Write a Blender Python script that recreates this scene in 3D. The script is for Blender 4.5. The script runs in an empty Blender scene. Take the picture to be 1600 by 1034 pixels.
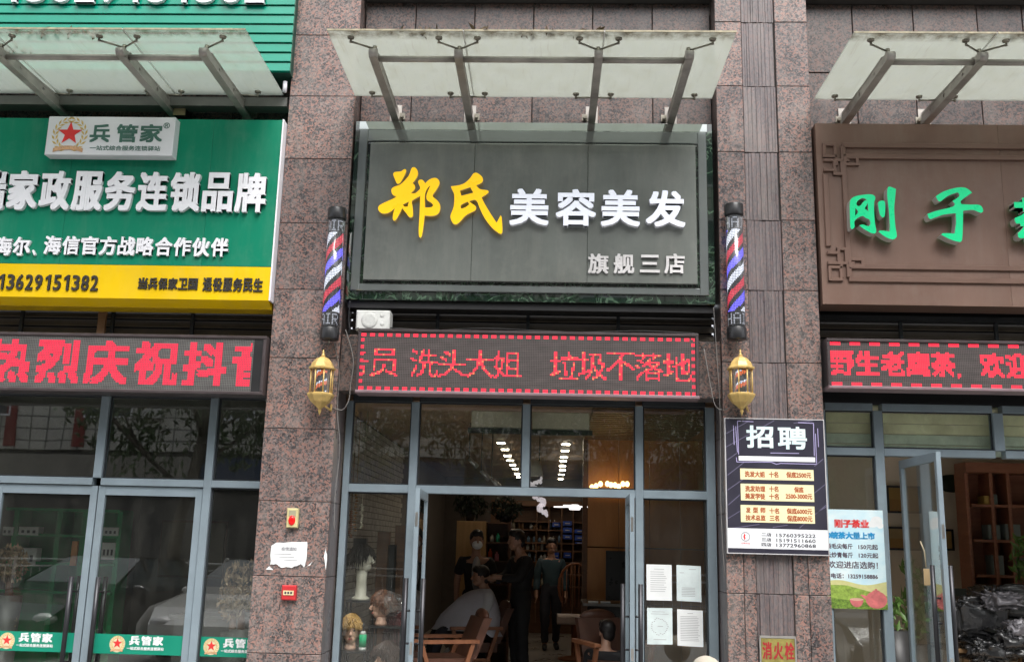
import bpy, bmesh, math, random
from mathutils import Vector, Matrix, Euler
from mathutils.bvhtree import BVHTree
R = math.radians
rnd = random.Random(7)
SC = bpy.context.scene
COL = SC.collection

# ------------------------------------------------------------------ camera
F, PITCH, ROLL, YAW = 1539.8, .212505, .0244906, .0388406
CAM = Vector((0, -9.1, 1.6))
cd = bpy.data.cameras.new('camera'); cam = bpy.data.objects.new('camera', cd); COL.objects.link(cam)
cd.lens = F / 1600 * 36; cd.sensor_width = 36; cd.clip_start = .1; cd.clip_end = 400
CROT = Matrix.Rotation(YAW, 4, 'Z') @ Matrix.Rotation(math.pi / 2 + PITCH, 4, 'X') @ Matrix.Rotation(ROLL, 4, 'Z')
cam.matrix_world = Matrix.Translation(CAM) @ CROT
SC.camera = cam
# ------------------------------------------------------------------ world and sun (overcast day)
w = bpy.data.worlds.new('World'); SC.world = w; w.use_nodes = True
wt = w.node_tree
sky = wt.nodes.new('ShaderNodeTexSky'); sky.sky_type = 'NISHITA'; sky.sun_disc = False
sky.sun_elevation = R(58); sky.sun_rotation = R(160); sky.air_density = 1.0; sky.dust_density = 4.0; sky.ozone_density = 1.0
hs = wt.nodes.new('ShaderNodeHueSaturation'); hs.inputs['Saturation'].default_value = .22
wt.links.new(sky.outputs[0], hs.inputs['Color'])
wt.links.new(hs.outputs[0], wt.nodes['Background'].inputs[0])
wt.nodes['Background'].inputs[1].default_value = .15
sd = bpy.data.lights.new('sun', 'SUN'); sun = bpy.data.objects.new('sun', sd); COL.objects.link(sun)
sd.energy = 1.5; sd.angle = R(40); sd.color = (1, .97, .93)
sun.rotation_euler = (R(32), 0, R(20))          # high sun in front of the shops, seen through thick cloud
SC.view_settings.view_transform = 'Standard'; SC.view_settings.look = 'None'
SC.view_settings.exposure = 1.0; SC.view_settings.gamma = 1; SC.view_settings.use_curve_mapping = False
SC.cycles.max_bounces = 10; SC.cycles.transparent_max_bounces = 24; SC.cycles.use_denoising = True

def at(px, py, Y):
    """world point on the plane Y that the photograph shows at pixel (px, py)"""
    d = CROT @ Vector(((px - 800) / F, -(py - 517) / F, -1))
    return CAM + d * ((Y - CAM.y) / d.y)
# ------------------------------------------------------------------ materials
MATS = {}
class NT:
    def __init__(s, name):
        s.m = bpy.data.materials.new(name); s.m.use_nodes = True; s.t = s.m.node_tree
        s.p = s.t.nodes['Principled BSDF']; s.out = s.t.nodes['Material Output']
    def n(s, typ, **k):
        nd = s.t.nodes.new('ShaderNode' + typ)
        for a, b in k.items():
            if a.startswith('i_'): nd.inputs[a[2:].replace('_', ' ')].default_value = b
            else: setattr(nd, a, b)
        return nd
    def l(s, a, b): s.t.links.new(a, b)
    def coord(s, rand=True, scale=(1, 1, 1)):
        tc = s.n('TexCoord'); mp = s.n('Mapping'); mp.inputs['Scale'].default_value = scale
        s.l(tc.outputs['Object'], mp.inputs[0])
        if rand:
            oi = s.n('ObjectInfo'); mu = s.n('Math', operation='MULTIPLY'); mu.inputs[1].default_value = 37
            s.l(oi.outputs['Random'], mu.inputs[0]); s.l(mu.outputs[0], mp.inputs['Location'])
        return mp.outputs[0]
    def noise(s, vec, sc, det=3, rough=.55):
        nn = s.n('TexNoise'); nn.inputs['Scale'].default_value = sc; nn.inputs['Detail'].default_value = det
        nn.inputs['Roughness'].default_value = rough
        s.l(vec, nn.inputs['Vector']); return nn.outputs['Fac']
    def ramp(s, fac, stops, interp='LINEAR'):
        r = s.n('ValToRGB'); r.color_ramp.interpolation = interp
        el = r.color_ramp.elements
        while len(el) < len(stops): el.new(.5)
        for e, (p, c) in zip(el, stops):
            e.position = p; e.color = (*c, 1) if hasattr(c, '__len__') else (c, c, c, 1)
        s.l(fac, r.inputs[0]); return r.outputs[0]
    def mix(s, fac, a, b, mode='MIX'):
        m = s.n('Mix', data_type='RGBA', blend_type=mode)
        for v, k in ((fac, 0), (a, 6), (b, 7)):
            if hasattr(v, 'links'): s.l(v, m.inputs[k])
            elif k: m.inputs[k].default_value = (*v, 1)
            else: m.inputs[0].default_value = v
        return m.outputs[2]
    def bump(s, h, strength=.3, dist=.005):
        b = s.n('Bump'); b.inputs['Strength'].default_value = strength; b.inputs['Distance'].default_value = dist
        s.l(h, b.inputs['Height']); s.l(b.outputs[0], s.p.inputs['Normal'])
def M(name, col=(.5, .5, .5), rough=.5, metal=0, var=.12, vs=6, bump=0, bs=60, emis=None, es=1, spec=.5, dirt=0, dust=0, coat=0, stretch=(1, 1, 1), tr=0):
    if name in MATS: return MATS[name]
    t = NT(name); p = t.p
    p.inputs['Metallic'].default_value = metal; p.inputs['Specular IOR Level'].default_value = spec
    p.inputs['Coat Weight'].default_value = coat
    if tr: p.inputs['Transmission Weight'].default_value = tr
    v = t.coord(True, stretch)
    nz = t.noise(v, vs, 5, .6)
    lo = tuple(c * (1 - var) for c in col); hi = tuple(min(1, c * (1 + var)) for c in col)
    c = t.ramp(nz, ((.3, lo), (.7, hi)))
    if dirt:
        d = t.noise(v, vs * .6, 8, .7)
        dr = t.ramp(d, ((.5, 0), (.75, dirt)))
        c = t.mix(dr, c, (.09, .08, .065))
    if dust:
        d = t.noise(t.coord(True, (7, 7, 1.1)), .9, 8, .7)
        c = t.mix(t.ramp(d, ((.46, 0), (.78, dust))), c, (.42, .41, .37))
        d = t.noise(t.coord(True), 2.6, 9, .72)
        c = t.mix(t.ramp(d, ((.52, 0), (.8, dust))), c, (.46, .45, .41))
    t.l(c, p.inputs['Base Color'])
    rr = t.ramp(nz, ((.25, max(.02, rough * .8)), (.75, min(1, rough * 1.2))))
    t.l(rr, p.inputs['Roughness'])
    if bump: t.bump(t.noise(v, bs, 4), bump)
    if emis:
        p.inputs['Emission Color'].default_value = (*emis, 1); p.inputs['Emission Strength'].default_value = es
    MATS[name] = t.m; return t.m
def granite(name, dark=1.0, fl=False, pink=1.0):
    if name in MATS: return MATS[name]
    t = NT(name); v = t.coord(True, (1, 1, .5 if fl else 1))
    nz = t.n('TexNoise'); nz.inputs['Scale'].default_value = 26; nz.inputs['Detail'].default_value = 2; t.l(v, nz.inputs['Vector'])
    va = t.n('VectorMath', operation='SCALE'); t.l(nz.outputs['Color'], va.inputs[0]); va.inputs['Scale'].default_value = .045
    vb = t.n('VectorMath', operation='ADD'); t.l(v, vb.inputs[0]); t.l(va.outputs[0], vb.inputs[1])
    vo = t.n('TexVoronoi'); vo.inputs['Scale'].default_value = 72; t.l(vb.outputs[0], vo.inputs['Vector'])
    big = t.noise(v, 5, 4, .6)
    sx = t.n('SeparateColor'); t.l(vo.outputs['Color'], sx.inputs[0])
    ad = t.n('Math', operation='MULTIPLY_ADD'); t.l(big, ad.inputs[0]); ad.inputs[1].default_value = .9; ad.inputs[2].default_value = -.45
    a2 = t.n('Math', operation='ADD'); t.l(sx.outputs[0], a2.inputs[0]); t.l(ad.outputs[0], a2.inputs[1])
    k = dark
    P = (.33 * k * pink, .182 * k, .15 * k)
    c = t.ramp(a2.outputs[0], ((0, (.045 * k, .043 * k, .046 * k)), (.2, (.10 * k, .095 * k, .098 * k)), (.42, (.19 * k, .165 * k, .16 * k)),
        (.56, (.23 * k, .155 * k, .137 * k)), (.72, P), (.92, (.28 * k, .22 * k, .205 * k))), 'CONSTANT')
    fine = t.noise(v, 160, 3, .7)
    c = t.mix(t.ramp(fine, ((.45, 0), (.72, .5))), c, (.2 * k, .175 * k, .17 * k))
    oi = t.n('ObjectInfo'); br = t.ramp(oi.outputs['Random'], ((0, (.78, .76, .76)), (.5, (1, .96, .93)), (1, (1.16, 1.1, 1.06))))
    c = t.mix(1, c, br, 'MULTIPLY')
    if fl:
        c = t.mix(.75, c, (.155 * k, .135 * k, .14 * k))
        sv = t.coord(True, (60, 60, 1.2)); st = t.noise(sv, 1, 4, .7)
        c = t.mix(1, c, t.ramp(st, ((.3, .72), (.7, 1.35))), 'MULTIPLY')
    ds = t.noise(t.coord(True, (6, 6, 1)), 1.2, 6, .65)
    c = t.mix(t.ramp(ds, ((.48, 0), (.8, .45))), c, (.32 * k, .285 * k, .26 * k))
    dk = t.noise(t.coord(True, (9, 9, .7)), 1.0, 6, .7); c = t.mix(t.ramp(dk, ((.58, 0), (.82, .32))), c, (.06, .05, .045))
    t.l(c, t.p.inputs['Base Color'])
    t.l(t.ramp(big, ((.3, .24), (.7, .42))), t.p.inputs['Roughness'])
    t.bump(fine, .08, .002)
    MATS[name] = t.m; return t.m
def glass(name, tint=(.9, .92, .9), refl=1.0, dirt=.03, dcol=(.5, .48, .42)):
    if name in MATS: return MATS[name]
    t = NT(name)
    geo = t.n('NewGeometry'); m = t.n('Mix'); m.data_type = 'FLOAT'
    t.l(geo.outputs['Backfacing'], m.inputs[0]); m.inputs[2].default_value = 1.6; m.inputs[3].default_value = 1 / 1.6
    fr = t.n('Fresnel'); t.l(m.outputs[0], fr.inputs['IOR'])
    mu = t.n('Math', operation='MULTIPLY'); mu.inputs[1].default_value = refl; t.l(fr.outputs[0], mu.inputs[0]); mu.use_clamp = True
    tr = t.n('BsdfTransparent'); tr.inputs[0].default_value = (*tint, 1)
    gl = t.n('BsdfGlossy'); gl.inputs['Roughness'].default_value = .004
    v = t.coord(True); wob = t.n('Bump'); wob.inputs['Strength'].default_value = .05; wob.inputs['Distance'].default_value = .02
    t.l(t.noise(v, 1.2, 1), wob.inputs['Height']); t.l(wob.outputs[0], gl.inputs['Normal'])
    mx = t.n('MixShader'); t.l(mu.outputs[0], mx.inputs[0]); t.l(tr.outputs[0], mx.inputs[1]); t.l(gl.outputs[0], mx.inputs[2])
    df = t.n('BsdfDiffuse'); df.inputs[0].default_value = (*dcol, 1)
    sv = t.coord(True, (3, 3, 1))
    dn = t.ramp(t.noise(sv, 2.2, 7, .65), ((.4, dirt * .4), (.8, dirt * 2.2)))
    m2 = t.n('MixShader'); t.l(dn, m2.inputs[0]); t.l(mx.outputs[0], m2.inputs[1]); t.l(df.outputs[0], m2.inputs[2])
    t.l(m2.outputs[0], t.out.inputs[0]); MATS[name] = t.m; return t.m
def canopy_glass(name, tint, clear=.2):
    t = NT(name); v = t.coord(False, (1, 1, 1))
    tl = t.n('BsdfTranslucent'); df = t.n('BsdfDiffuse'); tp = t.n('BsdfTransparent'); gl = t.n('BsdfGlossy'); gl.inputs['Roughness'].default_value = .08
    blot = t.noise(t.coord(False, (1.6, .8, 1)), 4.5, 12, .78); st = t.noise(t.coord(False, (14, 1.0, 1)), 1.6, 8, .7)
    c = t.mix(t.ramp(blot, ((.46, 0), (.74, .75))), tint, tuple(a * b for a, b in zip(tint, (.80, .78, .70))))
    c = t.mix(t.ramp(st, ((.56, 0), (.78, .5))), c, (.30, .26, .19))
    sx = t.n('SeparateXYZ'); t.l(t.coord(False), sx.inputs[0])
    ed = t.n('MapRange'); ed.inputs[1].default_value = -.48; ed.inputs[2].default_value = -.57; t.l(sx.outputs[1], ed.inputs[0])
    em = t.n('Math', operation='MULTIPLY'); t.l(ed.outputs[0], em.inputs[0]); t.l(t.ramp(t.noise(v, 9, 6, .7), ((.35, .0), (.62, .9))), em.inputs[1])
    c = t.mix(em.outputs[0], c, (.13, .10, .06))
    t.l(c, tl.inputs[0]); t.l(c, df.inputs[0]); tp.inputs[0].default_value = (.85, .9, .86, 1)
    a = t.n('MixShader'); a.inputs[0].default_value = .3; t.l(tl.outputs[0], a.inputs[1]); t.l(df.outputs[0], a.inputs[2])
    b = t.n('MixShader'); t.l(t.ramp(blot, ((.3, clear + .1), (.7, clear - .08))), b.inputs[0]); t.l(a.outputs[0], b.inputs[1]); t.l(tp.outputs[0], b.inputs[2])
    g = t.n('MixShader'); g.inputs[0].default_value = .07; t.l(b.outputs[0], g.inputs[1]); t.l(gl.outputs[0], g.inputs[2])
    t.l(g.outputs[0], t.out.inputs[0]); MATS[name] = t.m; return t.m
def emit(name, col, s=1, base=(.02, .02, .02)):
    if name in MATS: return MATS[name]
    t = NT(name); t.p.inputs['Base Color'].default_value = (*base, 1); t.p.inputs['Roughness'].default_value = .5
    v = t.coord(False); nz = t.noise(v, 30, 3)
    c = t.mix(t.ramp(nz, ((.35, 0), (.65, 1))), tuple(x * .8 for x in col), col)
    t.l(c, t.p.inputs['Emission Color']); t.p.inputs['Emission Strength'].default_value = s
    MATS[name] = t.m; return t.m
def wood(name, a, b, sc=(1, 1, 8), rough=.45):
    if name in MATS: return MATS[name]
    t = NT(name); v = t.coord(True, sc); n1 = t.noise(v, 3, 6, .65)
    c = t.ramp(n1, ((.3, a), (.7, b))); t.l(c, t.p.inputs['Base Color']); t.p.inputs['Roughness'].default_value = rough
    t.bump(n1, .15, .003); MATS[name] = t.m; return t.m
def marble(name):
    t = NT(name); v = t.coord(False, (1, 1, 1)); n1 = t.n('TexNoise'); n1.inputs['Scale'].default_value = 3; n1.inputs['Detail'].default_value = 8
    n1.inputs['Distortion'].default_value = 2.2; t.l(v, n1.inputs['Vector'])
    c = t.ramp(n1.outputs['Fac'], ((.36, (.006, .014, .009)), (.47, (.012, .032, .018)), (.5, (.10, .17, .11)), (.53, (.012, .03, .018)), (.7, (.004, .01, .006))))
    t.l(c, t.p.inputs['Base Color']); t.p.inputs['Roughness'].default_value = .05; t.p.inputs['Coat Weight'].default_value = 1; t.p.inputs['Coat IOR'].default_value = 1.8; t.p.inputs['Coat Roughness'].default_value = .02; MATS[name] = t.m; return t.m
def led_panel(name, base, pitch, line=.35):
    t = NT(name); tc = t.n('TexCoord'); sx = t.n('SeparateXYZ'); t.l(tc.outputs['Object'], sx.inputs[0])
    fs = []
    for k in (0, 2):
        m = t.n('Math', operation='MULTIPLY'); m.inputs[1].default_value = 1 / pitch; t.l(sx.outputs[k], m.inputs[0])
        f = t.n('Math', operation='FRACT'); t.l(m.outputs[0], f.inputs[0])
        g = t.n('Math', operation='GREATER_THAN'); g.inputs[1].default_value = line; t.l(f.outputs[0], g.inputs[0]); fs.append(g.outputs[0])
    mm = t.n('Math', operation='MULTIPLY'); t.l(fs[0], mm.inputs[0]); t.l(fs[1], mm.inputs[1])
    c = t.mix(mm.outputs[0], base, tuple(x * .3 for x in base))
    nz = t.noise(t.coord(False, (1, 1, 6)), 5, 5)
    c = t.mix(1, c, t.ramp(nz, ((.3, .75), (.7, 1.3))), 'MULTIPLY')
    t.l(c, t.p.inputs['Base Color']); t.p.inputs['Roughness'].default_value = .45; MATS[name] = t.m; return t.m

# ------------------------------------------------------------------ object helpers
WL = {}
def wl(o): return WL.get(o.name, Vector((0, 0, 0))) if o else Vector((0, 0, 0))
def tag(o, label=None, cat=None, group=None, kind=None):
    if label: o['label'] = label
    if cat: o['category'] = cat
    if group: o['group'] = group
    if kind: o['kind'] = kind
    return o
def empty(name, loc, label=None, cat=None, group=None):
    o = bpy.data.objects.new(name, None); COL.objects.link(o); o.location = loc; WL[o.name] = Vector(loc)
    o.empty_display_size = .1
    return tag(o, label, cat, group)
def link(name, me, loc, parent=None, mat=None):
    o = bpy.data.objects.new(name, me); COL.objects.link(o)
    if mat and not me.materials: me.materials.append(mat)
    o.location = Vector(loc) - wl(parent); o.parent = parent; WL[o.name] = Vector(loc)
    return o
class MB:
    def __init__(s): s.v = []; s.f = []; s.sm = []
    def add(s, vs, fs, smooth=False):
        b = len(s.v); s.v += [Vector(v) for v in vs]; s.f += [tuple(i + b for i in f) for f in fs]; s.sm += [smooth] * len(fs); return s
    def box(s, x0, x1, y0, y1, z0, z1):
        if x0 > x1: x0, x1 = x1, x0
        if y0 > y1: y0, y1 = y1, y0
        if z0 > z1: z0, z1 = z1, z0
        return s.add([(x0, y0, z0), (x1, y0, z0), (x1, y1, z0), (x0, y1, z0), (x0, y0, z1), (x1, y0, z1), (x1, y1, z1), (x0, y1, z1)],
              [(0, 3, 2, 1), (4, 5, 6, 7), (0, 1, 5, 4), (1, 2, 6, 5), (2, 3, 7, 6), (3, 0, 4, 7)])
    def slab(s, x0, x1, y0, y1, z0, z1, c=.006):
        """box whose front (-Y) edges are chamfered"""
        vs = [(x0, y1, z0), (x1, y1, z0), (x1, y1, z1), (x0, y1, z1), (x0, y0 + c, z0), (x1, y0 + c, z0), (x1, y0 + c, z1), (x0, y0 + c, z1),
              (x0 + c, y0, z0 + c), (x1 - c, y0, z0 + c), (x1 - c, y0, z1 - c), (x0 + c, y0, z1 - c)]
        fs = [(0, 3, 2, 1), (0, 1, 5, 4), (1, 2, 6, 5), (2, 3, 7, 6), (3, 0, 4, 7), (4, 5, 9, 8), (5, 6, 10, 9), (6, 7, 11, 10), (7, 4, 8, 11), (8, 9, 10, 11)]
        return s.add(vs, [tuple(f) for f in fs])
    def obox(s, c, ax, ay, az):
        """oriented box: centre, three half-axis vectors"""
        c = Vector(c); ax, ay, az = Vector(ax), Vector(ay), Vector(az)
        vs = [c + i * ax + j * ay + k * az for k in (-1, 1) for j, i in ((-1, -1), (-1, 1), (1, 1), (1, -1))]
        return s.add(vs, [(0, 3, 2, 1), (4, 5, 6, 7), (0, 1, 5, 4), (1, 2, 6, 5), (2, 3, 7, 6), (3, 0, 4, 7)])
    def bar(s, a, b, wx, wz, up=(0, 0, 1)):
        a, b = Vector(a), Vector(b); d = (b - a); L = d.length / 2; d.normalize()
        sd_ = d.cross(Vector(up)).normalized(); u = sd_.cross(d)
        return s.obox((a + b) / 2, sd_ * wx / 2, d * L, u * wz / 2)
    def tube(s, pts, r, n=10, cap=True):
        pts = [Vector(p) for p in pts]; rs = r if hasattr(r, '__len__') else [r] * len(pts)
        rings = []; prev = None
        for i, p in enumerate(pts):
            d = (pts[min(i + 1, len(pts) - 1)] - pts[max(i - 1, 0)])
            d = d.normalized() if d.length > 1e-9 else Vector((0, 0, 1))
            if prev is None:
                a = d.cross(Vector((0, 0, 1)))
                if a.length < .05: a = d.cross(Vector((1, 0, 0)))
            else: a = prev - d * prev.dot(d)
            a.normalize(); prev = a; b = d.cross(a)
            rings.append([p + (a * math.cos(2 * math.pi * k / n) + b * math.sin(2 * math.pi * k / n)) * rs[i] for k in range(n)])
        vs = [q for g in rings for q in g]; fs = []
        for i in range(len(pts) - 1):
            for k in range(n):
                k2 = (k + 1) % n; fs.append((i * n + k, i * n + k2, (i + 1) * n + k2, (i + 1) * n + k))
        s.add(vs, fs, True)
        if cap:
            b0 = len(s.v) - len(vs)
            s.f.append(tuple(b0 + k for k in reversed(range(n)))); s.f.append(tuple(b0 + (len(pts) - 1) * n + k for k in range(n))); s.sm += [False, False]
        return s
    def lathe(s, c, prof, n=16, smooth=True, rot=0):
        """prof: list of (radius, z)"""
        c = Vector(c); vs = []; fs = []
        for r, z in prof:
            for k in range(n):
                a = 2 * math.pi * k / n + rot; vs.append(c + Vector((r * math.cos(a), r * math.sin(a), z)))
        for i in range(len(prof) - 1):
            for k in range(n):
                k2 = (k + 1) % n; fs.append((i * n + k, i * n + k2, (i + 1) * n + k2, (i + 1) * n + k))
        fs.append(tuple(reversed(range(n)))); fs.append(tuple((len(prof) - 1) * n + k for k in range(n)))
        return s.add(vs, fs, smooth)
    def ball(s, c, rx, ry=None, rz=None, n=12, m=8):
        ry = ry or rx; rz = rz or rx; c = Vector(c); vs = []; fs = []
        for i in range(1, m):
            t = math.pi * i / m
            for k in range(n):
                a = 2 * math.pi * k / n; vs.append(c + Vector((rx * math.sin(t) * math.cos(a), ry * math.sin(t) * math.sin(a), rz * math.cos(t))))
        vs += [c + Vector((0, 0, rz)), c - Vector((0, 0, rz))]; T, B = len(vs) - 2, len(vs) - 1
        for i in range(m - 2):
            for k in range(n):
                k2 = (k + 1) % n; fs.append((i * n + k2, i * n + k, (i + 1) * n + k, (i + 1) * n + k2))
        for k in range(n):
            k2 = (k + 1) % n; fs.append((T, k, k2)); fs.append((B, (m - 2) * n + k2, (m - 2) * n + k))
        return s.add(vs, fs, True)
    def quad(s, a, b, c, d): return s.add([a, b, c, d], [(0, 1, 2, 3)])
    def tf(s, mtx):
        s.v = [mtx @ v for v in s.v]; return s
    def mesh(s, name='mesh', origin=None):
        if origin is None:
            lo = Vector((min(v.x for v in s.v), min(v.y for v in s.v), min(v.z for v in s.v)))
            hi = Vector((max(v.x for v in s.v), max(v.y for v in s.v), max(v.z for v in s.v))); origin = (lo + hi) / 2
        me = bpy.data.meshes.new(name); me.from_pydata([v - origin for v in s.v], [], s.f)
        me.polygons.foreach_set('use_smooth', s.sm); me.update()
        return me, origin
    def build(s, name, mat, parent=None, origin=None, kind=None, label=None, cat=None, group=None):
        me, o = s.mesh(name, origin); ob = link(name, me, o, parent, mat)
        return tag(ob, label, cat, group, kind)
def copy_tree(o, parent=None, first=True):
    c = o.copy(); COL.objects.link(c); c.parent = parent
    if parent is None and first: pass
    for ch in list(o.children): copy_tree(ch, c, False)
    WL[c.name] = wl(o)
    return c
def struct(name, mb, mat, parent=None):
    o = mb.build(name, mat, parent); o['kind'] = 'structure'; return o

# ------------------------------------------------------------------ lettering
FONTC = {'1': ([(.13, 0), (.24, 0), (.24, .68), (.16, .68), (.0, .56), (.0, .46), (.13, .54)], [(0, 1, 2, 6), (6, 2, 3), (6, 3, 4), (6, 4, 5)], (0, .24, 0, .68))}
def glyph(s):
    """flat mesh of a string, unit em, lower-left at origin -> (verts2d, faces, bbox)"""
    if s in FONTC: return FONTC[s]
    c = bpy.data.curves.new('lettering', 'FONT'); c.body = s; c.resolution_u = 2 if len(s) > 1 else 3
    o = bpy.data.objects.new('lettering', c); COL.objects.link(o); bpy.context.view_layer.update()
    me = bpy.data.meshes.new_from_object(o.evaluated_get(bpy.context.evaluated_depsgraph_get()))
    bpy.data.objects.remove(o)
    vs = [(v.co.x, v.co.y) for v in me.vertices]; fs = [tuple(p.vertices) for p in me.polygons]
    xs = [v[0] for v in vs] or [0]; ys = [v[1] for v in vs] or [0]
    r = (vs, fs, (min(xs), max(xs), min(ys), max(ys))); FONTC[s] = r
    bpy.data.meshes.remove(me); return r
def place2d(vs, bb, x0, x1, z0, z1):
    sx = (x1 - x0) / max(1e-6, bb[1] - bb[0]); sz = (z1 - z0) / max(1e-6, bb[3] - bb[2])
    return [(x0 + (x - bb[0]) * sx, z0 + (y - bb[2]) * sz) for x, y in vs]
def letters_flat(mb, s, x0, x1, z0, z1, Y, bold=0, nudge=.0012):
    """print: a flat string filling the box, facing -Y"""
    vs, fs, bb = glyph(s); p = place2d(vs, bb, x0, x1, z0, z1)
    offs = [(0, 0)] if not bold else [(-bold, -bold), (bold, -bold), (-bold, bold), (bold, bold)]
    for i, (dx, dz) in enumerate(offs):
        mb.add([(x + dx, Y - i * nudge * .2, z + dz) for x, z in p], [tuple(f) for f in fs])
def extrude_faces(vs2, fs, y0, y1):
    """solid from a flat filled outline: front at y0 (towards -Y), back at y1"""
    n = len(vs2); V = [(x, y0, z) for x, z in vs2] + [(x, y1, z) for x, z in vs2]
    cnt = {}
    for f in fs:
        for a, b in zip(f, f[1:] + f[:1]): cnt[(a, b)] = 1
    Fc = [tuple(f) for f in fs] + [tuple(i + n for i in reversed(f)) for f in fs]
    for (a, b) in cnt:
        if (b, a) not in cnt: Fc.append((b, a, a + n, b + n))
    return V, Fc
def letter3d(ch, x0, x1, z0, z1, yf, depth, bold, mf, ms, parent, name='letter'):
    """one raised letter: a face and a return of its own colour"""
    vs, fs, bb = glyph(ch); p = place2d(vs, bb, x0 + bold, x1 - bold, z0 + bold, z1 - bold)
    mb = MB(); nf = 0
    offs = [(-bold, -bold), (bold, -bold), (-bold, bold), (bold, bold), (0, 0), (bold, 0), (-bold, 0), (0, bold), (0, -bold)] if bold else [(0, 0)]
    V0 = []
    for i, (dx, dz) in enumerate(offs):
        V, Fc = extrude_faces([(x + dx, z + dz) for x, z in p], fs, yf + i * .0004, yf + depth + i * .0004)
        mb.add(V, Fc)
    me, o = mb.mesh(name); me.materials.append(mf); me.materials.append(ms)
    for pl in me.polygons:
        if abs(pl.normal.y) < .5: pl.material_index = 1
    return link(name, me, o, parent)
def row3d(s, px0, px1, pyt, pyb, Y, depth, bold, mf, ms, parent, fill=.92, name='letter'):
    n = len(s); yf = Y - depth
    a = at(px0, pyt, yf); b = at(px1, pyt, yf); bt = at((px0 + px1) / 2, pyb, yf); tp = at((px0 + px1) / 2, pyt, yf)
    z1, z0 = tp.z, bt.z; wd = (b.x - a.x) / n
    for i, ch in enumerate(s):
        if ch == ' ': continue
        x0 = a.x + i * wd; m = wd * (1 - fill) / 2
        if ch in '、，': letter3d(ch, x0 + wd * .1, x0 + wd * .45, z0, z0 + (z1 - z0) * .3, yf, depth, bold * .5, mf, ms, parent, name); continue
        if ch in '三一': letter3d(ch, x0 + m, x0 + wd - m, z0 + (z1 - z0) * .08, z1 - (z1 - z0) * .08, yf, depth, bold, mf, ms, parent, name); continue
        xm = wd * .22 if ch == '1' else m
        letter3d(ch, x0 + xm, x0 + wd - xm, z0, z1, yf, depth, bold * (.3 if ch == '1' else 1), mf, ms, parent, name)
def outline(polys, conv, yf, depth, mf, ms, parent, name='letter', rim=None, smooth=True):
    """hand-traced letter: polygons (holes included) on the picture of the sign -> extruded solid"""
    cu = bpy.data.curves.new('outline', 'CURVE'); cu.dimensions = '2D'; cu.fill_mode = 'BOTH'; cu.extrude = depth / 2
    cu.resolution_u = 3
    for pg in polys:
        pts = [conv(*q) for q in pg]
        sp = cu.splines.new('BEZIER'); sp.bezier_points.add(len(pts) - 1); sp.use_cyclic_u = True
        n = len(pts)
        for i, (x, z) in enumerate(pts):
            bp = sp.bezier_points[i]; P = Vector((x, z, 0)); A = Vector((*pts[i - 1], 0)); B = Vector((*pts[(i + 1) % n], 0))
            bp.co = P; d1 = P - A; d2 = B - P
            sharp = d1.normalized().dot(d2.normalized()) < .25
            bp.handle_left_type = bp.handle_right_type = 'FREE'
            if sharp: bp.handle_left = P - d1 / 3; bp.handle_right = P + d2 / 3
            else:
                t = (B - A).normalized(); bp.handle_left = P - t * d1.length / 3; bp.handle_right = P + t * d2.length / 3
    o = bpy.data.objects.new('outline', cu); COL.objects.link(o); bpy.context.view_layer.update()
    me = bpy.data.meshes.new_from_object(o.evaluated_get(bpy.context.evaluated_depsgraph_get())); bpy.data.objects.remove(o)
    # curve plane XY, extrude Z  ->  world X, Z plane, depth Y
    me.transform(Matrix(((1, 0, 0, 0), (0, 0, -1, 0), (0, 1, 0, 0), (0, 0, 0, 1))))
    xs = [v.co.x for v in me.vertices]; zs = [v.co.z for v in me.vertices]
    c = Vector(((min(xs) + max(xs)) / 2, 0, (min(zs) + max(zs)) / 2)); me.transform(Matrix.Translation(-c))
    me.materials.clear(); me.materials.append(mf); me.materials.append(ms)
    for pl in me.polygons: pl.use_smooth = False; pl.material_index = 1 if abs(pl.normal.y) < .5 else 0
    return link(name, me, (c.x, yf + depth / 2, c.z), parent)
def dots(ch, rows, bold=0.0, cols=None):
    """dot-matrix raster of one character"""
    vs, fs, bb = glyph(ch); cols = cols or rows
    if ch in '，': return {(1, 0), (2, 0), (2, 1), (1, 1), (1, -1)}
    p = place2d(vs, bb, 0, cols, 0, rows)
    offs = [(0, 0)] if not bold else [(-bold, -bold), (bold, -bold), (-bold, bold), (bold, bold)]
    V = []; Fc = []
    for dx, dz in offs:
        b = len(V); V += [Vector((x + dx, z + dz, 0)) for x, z in p]; Fc += [tuple(i + b for i in f) for f in fs]
    t = BVHTree.FromPolygons(V, Fc); out = set()
    for i in range(cols):
        for j in range(rows):
            c = 0
            for ax in (.25, .5, .75):
                for az in (.25, .5, .75):
                    if t.ray_cast(Vector((i + ax, j + az, 1)), Vector((0, 0, -1)))[0] is not None: c += 1
            if c >= 4: out.add((i, j))
    return out
# ------------------------------------------------------------------ shared materials
GR = granite('granite'); GRD = granite('granite_shaded', .52, pink=.95); GRF = granite('granite_fluted', .95, True)  # the recess copy is the same granite, darkened to stand for shade
MORT = M('mortar', (.05, .045, .042), .9)
FR = M('frame_paint', (.27, .335, .38), .38, .2, .08, 3, spec=.5, dirt=.25)
FRD = M('frame_dark', (.035, .04, .045), .45, .2, .2)
STEEL = M('arm_steel', (.40, .375, .345), .5, .35, .22, 5, .1, 40, dirt=.5)
STEELD = M('fitting_steel', (.28, .26, .22), .35, .8, .3, 12, dirt=.6)
BLACK = M('black_metal', (.012, .012, .013), .5, .1)
BLK2 = M('black_plastic', (.02, .02, .022), .3, 0, .2)
SIGNG = M('sign_grey_panel', (.185, .20, .185), .14, .1, .14, 2.2, .02, 3, coat=.5, dust=.22)
SIGNF = M('sign_grey_frame', (.24, .265, .26), .05, .5, .05, 2, coat=1)
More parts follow.
